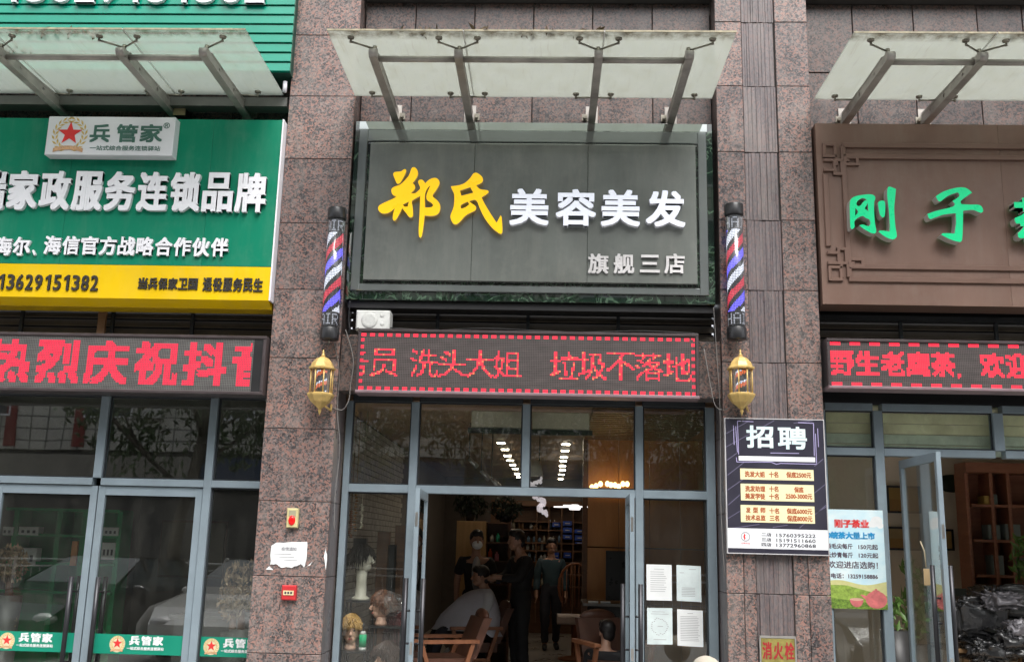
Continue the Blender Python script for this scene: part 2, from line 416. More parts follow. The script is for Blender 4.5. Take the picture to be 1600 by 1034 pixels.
MAR = marble('green_marble')
WHITEP = M('white_acrylic', (.88, .88, .93), .35, 0, .03)
WHITEE = M('white_glow_face', (.86, .88, .95), .35, 0, .02, emis=(.8, .85, 1), es=.2)  # small glow added so the white letter faces look brighter
WHS = M('white_return', (.86, .86, .9), .45, 0, .08)
YEL = M('yellow_acrylic', (.95, .60, .0), .3, 0, .03, emis=(1, .55, 0), es=.28)  # glow added to strengthen the yellow of the calligraphy
YES_ = M('cream_return', (.62, .52, .36), .5, 0, .1)
GREENL = M('green_acrylic', (.0, .62, .24), .3, 0, .04, emis=(0, 1, .4), es=.12)  # the face also emits a little green of its own
RIM = M('grey_return', (.52, .50, .46), .45, 0, .1)
GSIGN = M('green_sign_face', (.0, .205, .115), .6, 0, .08, 1.5, spec=.2, dust=.07)
GSLAT = M('green_slat', (.0, .26, .17), .22, 0, .08, 2, coat=.4)
YSIGN = M('yellow_sign_face', (.82, .53, .0), .6, 0, .06, 2, spec=.2, dust=.08)
BRSIGN = M('brown_sign_face', (.20, .118, .088), .42, .1, .08, 2.5, .08, 200, dust=.10)
BRRIB = M('brown_sign_moulding', (.19, .112, .084), .4, .1, .08, 3)
LOUV = M('louvre_brown', (.17, .145, .115), .55, 0, .2)
GLASS = glass('shop_glass', (.94, .965, .95), 2.1, .014); GLASSC = glass('clear_shop_glass', (.98, .99, .97), 1.1, .012)
RED = emit('led_red', (1, .008, .045), 1.05); REDO = emit('led_red_orange', (1, .22, .08), .9); PINK = emit('led_pink', (1, .010, .065), .8)
WLED = emit('led_white', (.85, .88, 1), 1.0); BLED = emit('led_blue', (.17, .14, 1), 1.3); RLED = emit('led_pole_red', (1, .08, .13), .75)
PAPER = M('paper', (.80, .82, .82), .7, 0, .05)
INK = M('ink', (.05, .05, .06), .8)
INKG = M('ink_grey', (.38, .38, .40), .8)
REDINK = M('red_ink', (.72, .03, .03), .6)

# ------------------------------------------------------------------ ground and structure behind the cladding
pv = MB().box(-40, 40, -8.2, 12, -.3, -.02); struct('ground', pv, M('pavement', (.24, .235, .225), .8, 0, .15, 3, .2, 40))
struct('road', MB().box(-60, 60, -18.2, -8.2, -.4, -.16), M('asphalt', (.055, .055, .057), .85, 0, .2, 4, .3, 80))
struct('far_pavement', MB().box(-60, 60, -45, -18.2, -.35, -.03), M('far_paving', (.22, .21, .20), .85, 0, .15, 3))
kb = MB()
for k in range(-20, 21): kb.box(k * 1.0, k * 1.0 + .99, -8.22, -8.08, -.3, 0)
struct('kerb', kb, M('kerb_stone', (.32, .31, .29), .8, 0, .15, 4))
pm = MB()
for k in range(-10, 10): pm.box(k * 4.0, k * 4.0 + 2, -13.2, -13.07, -.1599, -.156)
struct('road_markings', pm, M('road_paint', (.7, .7, .68), .7, 0, .1, 5))
LX0, LX1, CX0, CX1, RX0, RX1 = -6.25, -2.65, -1.98, 1.61, 2.53, 6.15
WALLM = M('render_wall', (.3, .28, .26), .8, 0, .1)
cw = MB(); cw.box(-12, 12, .28, .42, 7.0, 12)
struct('upper_wall', cw, WALLM)
cs = MB()
for a, b in ((LX0, LX1), (CX0, CX1), (RX0, RX1)): cs.box(a + .002, b - .002, .12, .6, 7.13, 7.25)
struct('soffit_edge', cs, M('soffit', (.05, .045, .045), .7, 0, .2))
lw = MB()
for a, b in ((LX0, LX1), (CX0, CX1), (RX0, RX1)):
    lw.box(a + .002, b - .002, .29, .42, 3.95, 6.98)
struct('lintel_wall', lw, MORT)

# ------------------------------------------------------------------ pillars clad in granite
def zs(top, pitch, lo=-.02, hi=7.35):
    z = top
    while z < hi - .05: z += pitch
    out = [hi]; z -= pitch
    while z > lo + .12: out.append(z); z -= pitch
    return out + [lo]
def tile(mb, x0, x1, z0, z1, y=0, d=.028, g=.0025): mb.slab(x0 + g, x1 - g, y, y + d, z0 + g, z1 - g, .004); return mb
def fluted(x0, x1, z0, z1, seed):
    r = random.Random(seed); mb = MB(); x = x0 + .003; z0 += .003; z1 -= .003
    edges = []
    while x < x1 - .02:
        w_ = r.uniform(.018, .045); xe = min(x + w_, x1 - .003); edges.append((x, xe, r.uniform(.0, .012))); x = xe
    for a, b, d in edges:
        mb.slab(a, b, .012 + d, .045, z0, z1, .003)
    return mb
def pillar(name, x0, x1, top, pitch, label, kind, seed):
    root = empty(name, ((x0 + x1) / 2, .3, -.02), label, 'pillar')
    MB().box(x0 + .03, x1 - .03, .03, .6, -.02, 7.35).build('core', MORT, root)
    zz = zs(top, pitch); xf = None
    for k in range(len(zz) - 1):
        z1, z0 = zz[k], zz[k + 1]
        o = rnd.uniform(-.0015, .0015)
        if kind == 'plain':
            tile(MB(), x0, x1, z0, z1, o).build('tile', GR, root)
        else:
            a, b = x0 + .265, x1 - .325
            if z1 < 2.0:
                cols = [(x0, x0 + .155), (x0 + .155, a), (b, b + .13), (b + .13, x1)]
            else: cols = [(x0, a), (b, x1)]
            for c0, c1 in cols: tile(MB(), c0, c1, z0, z1, o).build('tile', GR, root)
            fluted(a, b, z0, z1, seed + k).build('fluted_tile', GRF, root)
        # side cladding, facing the bays
        for sx, d in ((x0, 1), (x1, -1)):
            m = MB(); a, b = (sx + .004, sx + .03) if d > 0 else (sx - .03, sx - .004)
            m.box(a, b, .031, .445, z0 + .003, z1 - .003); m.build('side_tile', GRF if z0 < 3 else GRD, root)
    return root
pillar('granite_pillar', LX1, CX0, 6.61, .668, 'red granite pillar between the green shop sign and the grey barber sign', 'plain', 1)
pillar('granite_pillar', CX1, RX0, 6.779, .695, 'wide granite pillar with a fluted middle strip, carrying the black job poster', 'flute', 50)

# wall tiles of the recessed bays
def bay_wall(xs_up, xs_lo, x0, x1, label):
    root = empty('granite_wall', ((x0 + x1) / 2, .27, 5.6), label, 'wall')
    for xs_, z0, z1 in ((xs_up, 6.36, 7.125), (xs_lo, 5.6, 6.356)):
        e = [x0 + .004] + xs_ + [x1 - .004]
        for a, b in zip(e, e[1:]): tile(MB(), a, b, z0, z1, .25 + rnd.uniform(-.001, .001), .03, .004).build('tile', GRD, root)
X = lambda px, Y=.25, py=100: at(px, py, Y).x
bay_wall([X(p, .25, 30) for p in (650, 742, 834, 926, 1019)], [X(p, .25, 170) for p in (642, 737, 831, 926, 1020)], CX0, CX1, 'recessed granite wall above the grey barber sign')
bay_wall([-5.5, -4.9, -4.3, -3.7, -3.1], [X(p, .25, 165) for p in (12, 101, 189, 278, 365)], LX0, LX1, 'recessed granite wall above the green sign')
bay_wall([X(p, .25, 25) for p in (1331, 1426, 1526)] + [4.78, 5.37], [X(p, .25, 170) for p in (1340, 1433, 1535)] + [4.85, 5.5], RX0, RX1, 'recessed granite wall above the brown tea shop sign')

# ------------------------------------------------------------------ glass canopies on steel arms
def plate(pts, holes, th):
    """flat steel plate with round holes in the Y-Z plane, thickness along X, as (verts, faces)"""
    cu = bpy.data.curves.new('plate', 'CURVE'); cu.dimensions = '2D'; cu.fill_mode = 'BOTH'; cu.extrude = th / 2
    for pg in [pts] + [[(cy + r * math.cos(k * math.pi / 6), cz + r * math.sin(k * math.pi / 6)) for k in range(12)] for cy, cz, r in holes]:
        sp = cu.splines.new('POLY'); sp.points.add(len(pg) - 1); sp.use_cyclic_u = True
        for p, (a, b) in zip(sp.points, pg): p.co = (a, b, 0, 1)
    o = bpy.data.objects.new('plate', cu); COL.objects.link(o); bpy.context.view_layer.update()
    me = bpy.data.meshes.new_from_object(o.evaluated_get(bpy.context.evaluated_depsgraph_get())); bpy.data.objects.remove(o)
    V = [(v.co.z, v.co.x, v.co.y) for v in me.vertices]; Fc = [tuple(p.vertices) for p in me.polygons]; bpy.data.meshes.remove(me)
    return V, Fc
ARM_Y0, ARM_Y1 = .246, -1.10
webV, webF = plate([(.246, 5.80), (-1.12, 5.80), (-1.13, 5.83), (-1.10, 5.87), (-1.0, 5.88), (.246, 5.92)], [(-.32, 5.845, .022), (-.75, 5.84, .018), (.02, 5.85, .018)], .008)
def canopy(x0, x1, arms, seams, cg, label, flip_from=0, gutter=False):
    root = empty('glass_canopy', ((x0 + x1) / 2, .24, 5.8), label, 'canopy')
    e = [x0] + seams + [x1]
    for a, b in zip(e, e[1:]):
        MB().box(a + .006, b - .006, -1.30, -.012, 5.940, 5.954).build('glass_panel', cg, root)
        MB().box(a + .006, b - .006, -1.304, -1.2985, 5.939, 5.955).build('glass_edge', M('glass_edge', (.34, .30, .20), .5, 0, .5, 14), root)
    for s_ in seams: MB().box(s_ - .005, s_ + .005, -1.298, -.014, 5.944, 5.95).build('bright_gap', M('gap_light_paint', (.85, .85, .82), .6), root)  # seam painted pale to stand for daylight in the gap
    for i, ax in enumerate(arms):
        m = MB(); side = 1 if ax < 0 else -1
        m.add([(x + ax + side * .022, y, z) for x, y, z in webV], webF)
        m.box(ax - .036, ax + .036, -1.10, .244, 5.786, 5.799)
        m.tube([(ax - .036, -1.10, 5.83), (ax + .036, -1.10, 5.83)], .043, 14)
        m.box(ax - .03, ax + .03, -.98, .244, 5.921 - .04, 5.93 - .04)
        m.box(ax - .06, ax + .06, .232, .2495, 5.74, 5.96)
        arm = m.build('support_arm', STEEL, root)
        f2 = MB(); f = MB(); f.tube([(ax, -1.05, 5.87), (ax, -1.05, 5.925)], .02, 8)
        ends = [d for d in (-.17, .17) if (x0 + .1 < ax + d < x1 - .05)]
        if i == 0 and x0 > -5: ends = [-.19]
        if i == len(arms) - 1 and x1 < 5: ends = [.19]
        for d in ends:
            f.tube([(ax, -1.05, 5.9), (ax + d, -1.19, 5.895)], .009, 6); f.tube([(ax + d, -1.19, 5.885), (ax + d, -1.19, 5.938)], .011, 8)
            f.lathe((ax + d, -1.19, 0), [(.012, 5.918), (.03, 5.925), (.033, 5.939)], 10)
            f2.tube([(ax, -.1, 5.9), (ax + d, -.1, 5.895)], .008, 6); f2.tube([(ax + d, -.1, 5.885), (ax + d, -.1, 5.938)], .011, 8)
            f2.lathe((ax + d, -.1, 0), [(.012, 5.918), (.03, 5.925), (.033, 5.939)], 10)
        f2.tube([(ax, -.1, 5.84), (ax, -.1, 5.91)], .018, 8)
        f.build('spider_fitting', STEELD, root); f2.build('spider_fitting', STEELD, root)
        # wall bolt beside the arm foot
        b = MB(); b.tube([(ax + side * .07, .25, 5.82), (ax + side * .07, .17, 5.82)], .018, 8); b.box(ax + side * .045, ax + side * .10, .2, .212, 5.79, 5.86)
        b.build('wall_bolt', STEELD, root)
    for a, b in zip(arms, arms[1:]):
        MB().tube([(a + .03, -.99, 5.835), (b - .03, -.99, 5.835)], .028, 12).build('tie_rod', STEEL, root)
    if gutter:
        MB().box(x0, x1 + .03, .0, .16, 5.83, 5.925).build('gutter', M('gutter_grey', (.12, .12, .11), .5, .3), root)
        MB().tube([(x1 + .012, -.05, 5.96), (x1 + .012, -.05, 6.07)], .022, 8).build('drain_pipe', WHITEP, root)
CG1 = canopy_glass('canopy_glass_dirty', (.58, .59, .555), .34); CG2 = canopy_glass('canopy_glass_green_reflection', (.50, .53, .50), .5)  # left canopy colour has the green reflection mixed into the glass
canopy(-1.99, 1.572, [-1.605, -.845, .393, 1.19], [-.79, .435], CG1, 'dirty white glass canopy on four arms above the grey barber sign')
canopy(-6.2, -2.70, [-6.1, -5.02, -3.885, -3.13], [-5.0, -3.80], CG2, 'glass canopy above the green sign, its green reflection put into the colour', gutter=True)
canopy(2.56, 6.1, [2.93, 3.72, 4.85, 5.7], [3.77, 4.9], CG1, 'glass canopy above the brown tea shop sign')
fl = empty('floodlight', (X(283, .2, 178), .18, 5.83), 'small black floodlight with a brown cover above the green sign', 'light')
c_ = at(287, 178, .15)
MB().box(c_.x - .07, c_.x + .05, .08, .25, c_.z - .05, c_.z + .06).build('housing', BLACK, fl)
MB().box(c_.x - .075, c_.x + .045, .07, .078, c_.z - .05, c_.z + .03).build('cover', M('cardboard', (.35, .27, .15), .8), fl)

# ------------------------------------------------------------------ centre sign
cs_ = empty('shop_sign', (-.2, .2, 3.86), 'grey shop sign in a marble frame with yellow and white characters over the barber shop', 'sign')
m = MB()
for a in ((-1.972, -1.80, 3.862, 5.70), (1.40, 1.572, 3.862, 5.70)): m.slab(a[0], a[1], .05, .28, a[2], a[3], .004)
m.slab(-1.80, 1.40, .05, .28, 3.862, 4.06, .004); m.slab(-1.80, 1.40, .05, .28, 5.44, 5.70, .004); m.box(-1.80, 1.40, .1, .28, 4.06, 5.44)
m.build('marble_surround', MAR, cs_)
for a in ((-1.922, -1.836, 3.945, 5.60), (1.424, 1.508, 3.945, 5.60), (-1.836, 1.424, 3.945, 4.012), (-1.836, 1.424, 5.478, 5.60)):
    MB().slab(a[0], a[1], .018, .049, a[2], a[3], .006).build('frame_bar', SIGNF, cs_)
MIRT = M('mirror_trim', (.42, .45, .43), .04, 1, .05, 3)
for a in ((-1.93, 1.52, 5.612, 5.692, .044), (-1.83, 1.42, 5.449, 5.475, .040)): MB().box(a[0], a[1], a[4], .0495, a[2], a[3]).build('mirror_trim', MIRT, cs_)
pe = [-1.80, X(739, 0, 330), X(918, 0, 330), 1.398]
for a, b in zip(pe, pe[1:]): MB().slab(a + .0012, b - .0012, -.012, .049, 4.045, 5.447, .004).build('panel', SIGNG, cs_)
MB().box(-1.95, 1.56, .09, .30, 3.79, 3.858).build('bottom_trim', BLACK, cs_)
YF = -.065
def c1(px, py, ox=580, oy=250, k=7.273, Y=YF):
    p = at(ox + px / k, oy + py / k, Y); return p.x, p.z
ZH = [[(350,265),(400,212),(430,172),(455,105),(470,86),(492,84),(520,110),(532,150),(525,185),(500,228),(470,265),(490,282),(500,312),(485,345),(452,376),(495,380),(535,350),(556,322),(548,290),(533,252),(545,230),(575,224),(600,245),(614,268),(645,235),(690,210),(732,205),(764,225),(777,262),(762,305),(725,365),(698,408),(745,455),(776,495),(785,540),(774,592),(745,623),(700,636),(640,635),(608,632),(600,700),(590,780),(575,862),(560,885),(545,868),(540,800),(542,740),(548,640),(552,540),(555,470),(556,410),(500,442),(463,468),(468,520),(475,600),(472,640),(455,654),(430,645),(395,600),(352,548),(332,592),(295,660),(270,692),(250,682),(245,650),(255,590),(268,550),(210,595),(160,610),(118,604),(88,578),(78,545),(95,515),(160,480),(250,440),(285,418),(245,395),(230,362),(232,330),(262,305),(320,285)],
      [(360,508),(395,490),(427,474),(415,530),(380,530)], [(612,392),(640,322),(672,290),(642,360),(628,410),(636,455),(688,490),(706,515),(682,537),(612,541)]]
ZHd = [[(250,160),(270,138),(340,130),(378,105),(398,118),(385,165),(345,238),(325,266),(300,272),(285,255),(262,200)]]
SHI = [[(905,300),(1000,287),(1070,258),(1130,200),(1160,157),(1190,145),(1230,165),(1265,202),(1268,240),(1245,268),(1195,287),(1215,315),(1245,335),(1320,345),(1335,362),(1318,385),(1255,427),(1285,490),(1350,600),(1425,715),(1455,660),(1470,628),(1482,650),(1490,820),(1475,842),(1445,828),(1370,765),(1290,660),(1230,540),(1190,457),(1112,470),(1140,492),(1185,525),(1192,550),(1178,577),(1130,600),(1070,635),(1020,690),(975,728),(945,730),(920,705),(900,650),(908,608),(935,540),(945,450),(940,380),(918,335)],
       [(1008,350),(1125,310),(1162,372),(1025,408)], [(1020,515),(1095,475),(1116,502),(1075,535),(1022,555)]]
outline(ZH, c1, YF, .03, YEL, YES_, cs_); outline(ZHd, c1, YF, .03, YEL, YES_, cs_); outline(SHI, c1, YF, .03, YEL, YES_, cs_)
for a, b, ch in ((797, 857, '美'), (869, 931, '容'), (939, 1000, '美'), (1009, 1071, '发')):
    p, q_ = at(a, 295, -.075), at(b, 356, -.075); zt = at((a + b) / 2, 295 + (a - 797) * .012, -.075).z; zb = at((a + b) / 2, 352 + (a - 797) * .012, -.075).z
    letter3d(ch, p.x, q_.x, zb, zt, -.078, .05, .0095, WHITEE, WHS, cs_)
for a, b, ch in ((919, 951, '旗'), (959, 991, '舰'), (1000, 1031, '三'), (1038, 1070, '店')):
    p, q_ = at(a, 410, -.035), at(b, 410, -.035); zt = at(a, 396, -.035).z; zb = at(a, 427, -.035).z
    if ch == '三': zt -= .012; zb += .01
    letter3d(ch, p.x, q_.x, zb, zt, -.035, .02, .005, M('pearl_letter', (.72, .70, .70), .4), WHS, cs_)

# ------------------------------------------------------------------ left signs
ls = empty('shop_sign', (-4.45, 0, 3.78), 'green and yellow shop sign with white raised characters, left of the barber sign', 'sign')
LS0 = -6.2
sl = [LS0] + [X(p, -.1, 300) for p in (106, 325)] + [-2.668]
for a, b in zip(sl, sl[1:]): MB().box(a + .001, b - .001, -.10, .2, 4.132, 5.635).build('panel', GSIGN, ls)
m = MB(); m.box(LS0, -2.668, -.10, .2, 3.80, 4.128); m.add([(LS0, -.10, 3.80), (-2.668, -.10, 3.80), (-2.668, .0, 3.74), (LS0, .0, 3.74)], [(0, 3, 2, 1)]); m.build('yellow_band', YSIGN, ls)
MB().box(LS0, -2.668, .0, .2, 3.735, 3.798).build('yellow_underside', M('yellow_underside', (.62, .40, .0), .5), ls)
MB().box(-2.666, -2.652, -.11, .2, 3.80, 5.64).build('edge_strip', WHITEP, ls)
row3d('瑞家政服务连锁品牌', -36, 420, 268, 329, -.10, .042, .012, WHITEP, WHS, ls, .93)
row3d('海尔', -7, 49.5, 370, 399, -.10, .03, .0052, WHITEP, WHS, ls, .93)
row3d('、', 51, 68, 370, 399, -.10, .03, .0052, WHITEP, WHS, ls, .93)
row3d('海信官方战略合作伙伴', 69, 359, 370, 399, -.10, .03, .0052, WHITEP, WHS, ls, .92)
BLKP = M('black_letter', (.03, .025, .02), .5)
row3d('13629151382', -4, 156, 429, 453, -.10, .015, .003, BLKP, BLKP, ls, .80)
row3d('当兵保家卫国', 216, 310, 434, 452, -.10, .012, .0035, BLKP, BLKP, ls, .92)
row3d('退役服务民生', 317, 412, 434, 455, -.10, .012, .0035, BLKP, BLKP, ls, .92)
# logo box
lg = empty('logo_light_box', (-4.35, -.15, 5.21), 'white light box with red star emblem on the top edge of the green sign', 'sign')
a, b = at(77, 182, -.22), at(270, 245, -.22)
MB().slab(a.x, b.x - .01, -.22, -.101, b.z + .01, a.z, .004).build('box_body', M('light_box_white', (.72, .72, .76), .4, 0, .03), lg)
OL = M('gold_print', (.60, .42, .12), .5, 0, .3, 40); DG = M('dark_green_print', (.05, .14, .11), .6); GOLD2 = M('ribbon_print', (.62, .36, .2), .5, 0, .3, 60)
def emblem(cx, cz, r, Y, parent, dd=.0015, white=False):
    """round wreath of leaves round a red star over a ribbon, printed"""
    g = MB()
    for sgn in (-1, 1):
        for k in range(9):
            t = -1.15 + k * .33; rx = cx + sgn * r * .86 * math.cos(t); rz = cz + r * .92 * math.sin(t)
            tx, tz = -sgn * math.sin(t), math.cos(t)
            for o_, w_ in ((.08, .5), (-.12, -.5)):
                px, pz = rx + sgn * r * o_ * math.cos(t), rz + r * o_ * math.sin(t)
                ux, uz = tx + sgn * w_ * math.cos(t), tz + w_ * math.sin(t)
                nx, nz = -uz, ux; q_ = r * .17; h = r * .055
                g.add([(px - ux * q_, Y, pz - uz * q_), (px + nx * h, Y, pz + nz * h), (px + ux * q_, Y, pz + uz * q_), (px - nx * h, Y, pz - nz * h)], [(0, 1, 2, 3)])
    g.build('wreath', OL, parent)
    sp = []
    for k in range(10):
        rr = r * (.72 if k % 2 == 0 else .29); t = math.pi / 2 + k * math.pi / 5; sp.append((cx + rr * math.cos(t), Y - dd, cz + r * .08 + rr * math.sin(t)))
    st = MB(); c = (cx, Y - dd, cz + r * .08); st.add([c] + sp, [(0, 1 + k, 1 + (k + 1) % 10) for k in range(10)]); st.build('star', REDINK, parent)
    rb = MB(); n = 8
    for k in range(n):
        t0, t1 = -1 + 2 * k / n, -1 + 2 * (k + 1) / n
        f = lambda t: -r * .78 - .16 * r * (t * t)
        rb.add([(cx + t0 * r * .85, Y - dd * 2, cz + f(t0) - .1 * r), (cx + t1 * r * .85, Y - dd * 2, cz + f(t1) - .1 * r), (cx + t1 * r * .85, Y - dd * 2, cz + f(t1) + .14 * r), (cx + t0 * r * .85, Y - dd * 2, cz + f(t0) + .14 * r)], [(0, 1, 2, 3)])
    rb.build('ribbon', GOLD2, parent)
YL = -.2215
c = at(109, 211, YL); emblem(c.x, c.z, .175, YL, lg)
for a, b, ch in ((143, 170, '兵'), (184, 213, '管'), (221, 252, '家')):
    m = MB(); p, q_ = at(a, 195, YL), at(b, 222, YL); letters_flat(m, ch, p.x, q_.x, q_.z, p.z, YL, .006); m.build('printed_character', DG, lg)
m = MB(); p, q_ = at(141, 227.5, YL), at(250, 236, YL); letters_flat(m, '一站式综合服务连锁驿站', p.x, q_.x, q_.z, p.z, YL, .001)
p, q_ = at(256, 192, YL), at(265, 201, YL); letters_flat(m, '®', p.x, q_.x, q_.z, p.z, YL, .001); m.build('small_print', DG, lg)
# slatted sign above
ss = empty('slatted_sign', (-4.4, 0, 6.13), 'glossy green slatted sign board at the top left above the canopy', 'sign')
MB().box(LS0, -2.63, -.11, .24, 6.135, 7.35).build('backing', M('dark_green_back', (.01, .05, .035), .6), ss)
for k in range(12):
    z0 = 6.133 + k * .1035
    m = MB(); xa = -2.625
    vs = [(LS0, -.15, z0 + .008), (xa, -.15, z0 + .008), (xa, -.138, z0 + .095), (LS0, -.138, z0 + .095), (LS0, -.11, z0 + .006), (xa, -.11, z0 + .006), (xa, -.11, z0 + .094), (LS0, -.11, z0 + .094)]
    m.add(vs, [(0, 1, 2, 3), (0, 4, 5, 1), (3, 2, 6, 7), (1, 5, 6, 2), (0, 3, 7, 4)]); m.build('slat', GSLAT, ss)
yq = -.19; z1, z0 = at(300, -58, yq).z, at(300, 4, yq).z
for i, ch in enumerate('13629151382'):
    a = at(420 - (11 - i) * 38, 0, yq).x; b = at(420 - (11 - i) * 38 + 31, 0, yq).x
    if ch == '1': a += .07; b -= .05
    letter3d(ch, a, b, z0, z1, yq, .04, .012, WHITEP, WHS, ss)

# ------------------------------------------------------------------ right sign
rs = empty('shop_sign', (4.3, 0, 3.87), 'brown shop sign with green characters inside a fretwork border', 'sign')
RS1 = 6.1
sl = [2.552, X(1362, -.05, 200) + 1.2, 4.9, RS1]
for a, b in zip(sl, sl[1:]): MB().box(a + .001, b - .001, -.05, .24, 3.862, 5.67).build('panel', BRSIGN, rs)
def rib(px0, py0, px1, py1, w_=.05):
    """raised square moulding between two picture points"""
    a, b = at(px0, py0, -.07), at(px1, py1, -.07)
    if abs(a.x - b.x) > abs(a.z - b.z): z = (a.z + b.z) / 2; return (min(a.x, b.x) - w_ / 2, max(a.x, b.x) + w_ / 2, z - w_ / 2, z + w_ / 2)
    x = (a.x + b.x) / 2; return (x - w_ / 2, x + w_ / 2, min(a.z, b.z) - w_ / 2, max(a.z, b.z) + w_ / 2)
def ribs(segs, name):
    m = MB()
    for k, (x0, x1, z0, z1) in enumerate(segs):
        y = -.074 + k % 2 * .0012 - (k % 3) * .0007; m.slab(x0, x1, y, -.0505, z0, z1, .004)
    m.build(name, BRRIB, rs)
g = .047
for z_ in (5.44, 5.325): ribs([(2.80, RS1, z_ - g / 2, z_ + g / 2)], 'moulding')
for z_ in (4.10, 4.225): ribs([(2.80, RS1, z_ - g / 2, z_ + g / 2)], 'moulding')
for x_ in (2.625, 2.805): ribs([(x_ - g / 2, x_ + g / 2, 4.42 if x_ < 2.7 else 4.12, 5.14 if x_ < 2.7 else 5.43)], 'moulding')
for sg, zc in ((1, 5.33), (-1, 4.21)):
    S = []
    def add(x0, x1, za, zb):
        za, zb = zc + sg * za, zc + sg * zb; S.append((x0, x1, min(za, zb), max(za, zb)))
    t = .03
    # outer corner square and two interlocked squares of the fretwork knot
    for (xa, xb, qa, qb) in ((2.61, 2.745, -.02, .13), (2.70, 2.80, -.20, -.03), (2.80, 2.95, -.10, .0)):
        add(xa, xb, qb - t, qb); add(xa, xb, qa, qa + t); add(xa, xa + t, qa, qb); add(xb - t, xb, qa, qb)
    add(2.61, 2.86, -.06, -.03); add(2.72, 2.75, -.1, .1); add(2.61, 2.72, -.16, -.13)
    ribs(S, 'fret_corner')
k5 = 5.517
def c2(px, py): p = at(1310 + px / k5, 280 + py / k5, -.17); return p.x, p.z
GA = [[(98,200),(112,168),(150,147),(210,136),(270,131),(308,142),(318,165),(308,200),(308,300),(316,390),(326,455),(305,470),(262,455),(205,420),(180,398),(212,392),(250,405),(272,398),(268,352),(235,335),(205,318),(145,352),(136,380),(140,412),(118,432),(104,420),(98,300)],
      [(154,215),(172,182),(215,164),(250,185),(225,186),(195,222),(172,233)], [(146,248),(168,282),(143,318)], [(252,208),(258,276),(226,255)]]
GB = [[(343,200),(372,186),(400,195),(398,320),(380,332),(360,312),(346,250)]]
GC = [[(424,78),(440,65),(496,86),(490,150),(481,250),(490,400),(503,490),(490,512),(462,520),(400,495),(345,455),(358,443),(440,452),(443,400),(432,250),(420,150)]]
ZI = [[(838,150),(900,110),(1000,78),(1080,72),(1122,90),(1152,118),(1090,160),(1053,192),(1060,216),(1140,220),(1212,222),(1238,242),(1246,280),(1222,290),(1160,266),(1075,274),(1072,400),(1068,500),(1058,538),(1030,540),(960,518),(885,480),(900,467),(1000,469),(1013,380),(1010,294),(900,308),(795,345),(778,335),(766,300),(850,272),(985,238),(1002,215),(982,190),(1040,148),(1036,122),(1018,118),(940,148),(880,192),(862,190)]]
for pg in (GA, GB, GC, ZI):
    o = outline(pg, c2, -.172, .10, GREENL, RIM, rs)
    # pale rim round the green face
    me = o.data
a, b = at(1582, 309, -.172), at(1652, 376, -.172); letter3d('茶', a.x, b.x, b.z, a.z, -.172, .10, .014, GREENL, RIM, rs)
a, b = at(1680, 309, -.172), at(1740, 376, -.172); letter3d('业', a.x, b.x, b.z, a.z, -.172, .10, .014, GREENL, RIM, rs)

# ------------------------------------------------------------------ louvres over the shop windows
def louvre(x0, x1, bars, label, zt=3.86, y=.36):
    root = empty('ventilation_louvre', ((x0 + x1) / 2, .4, 3.4), label, 'louvre')
    MB().box(x0, x1, .50, .52, 3.0, 3.95).build('back_plate', BLACK, root)
    n = 7
    for k in range(n):
        z = zt - .09 - k * .083; m = MB()
        m.add([(x0, y + .06, z + .045), (x1, y + .06, z + .045), (x1, y, z - .028), (x0, y, z - .028), (x0, y + .068, z + .04), (x1, y + .068, z + .04), (x1, y + .008, z - .033), (x0, y + .008, z - .033)],
              [(0, 3, 2, 1), (4, 5, 6, 7), (3, 7, 6, 2), (0, 1, 5, 4), (0, 4, 7, 3), (1, 2, 6, 5)]); m.build('blade', LOUV, root)
    for b in bars: MB().box(b - .016, b + .016, y - .03, y - .001, 3.2, zt).build('bar', FRD, root)
    for z in (zt - .045,): MB().box(x0, x1, y - .05, y + .05, z, z + .05).build('rail', FRD, root)
    return root
louvre(-1.976, 1.606, [X(684, .34, 500), X(825, .34, 500), X(966, .34, 500)], 'dark louvre behind the white speaker over the barber shop')
louvre(LS0, -2.66, [X(34, .34, 500), X(301, .34, 500), X(170, .34, 500) + .04], 'dark louvre under the yellow band of the green sign', 3.83)
louvre(2.54, RS1, [X(1407, .34, 510), X(1556, .34, 510), 5.3], 'dark louvre under the brown sign', 3.84)
MB().box(X(156, .3, 490), X(168, .3, 490), .27, .3, 3.44, 3.80).build('wooden_batten', wood('batten_wood', (.22, .11, .05), (.32, .18, .09)), None, label='short orange brown wooden batten under the yellow band', cat='batten')

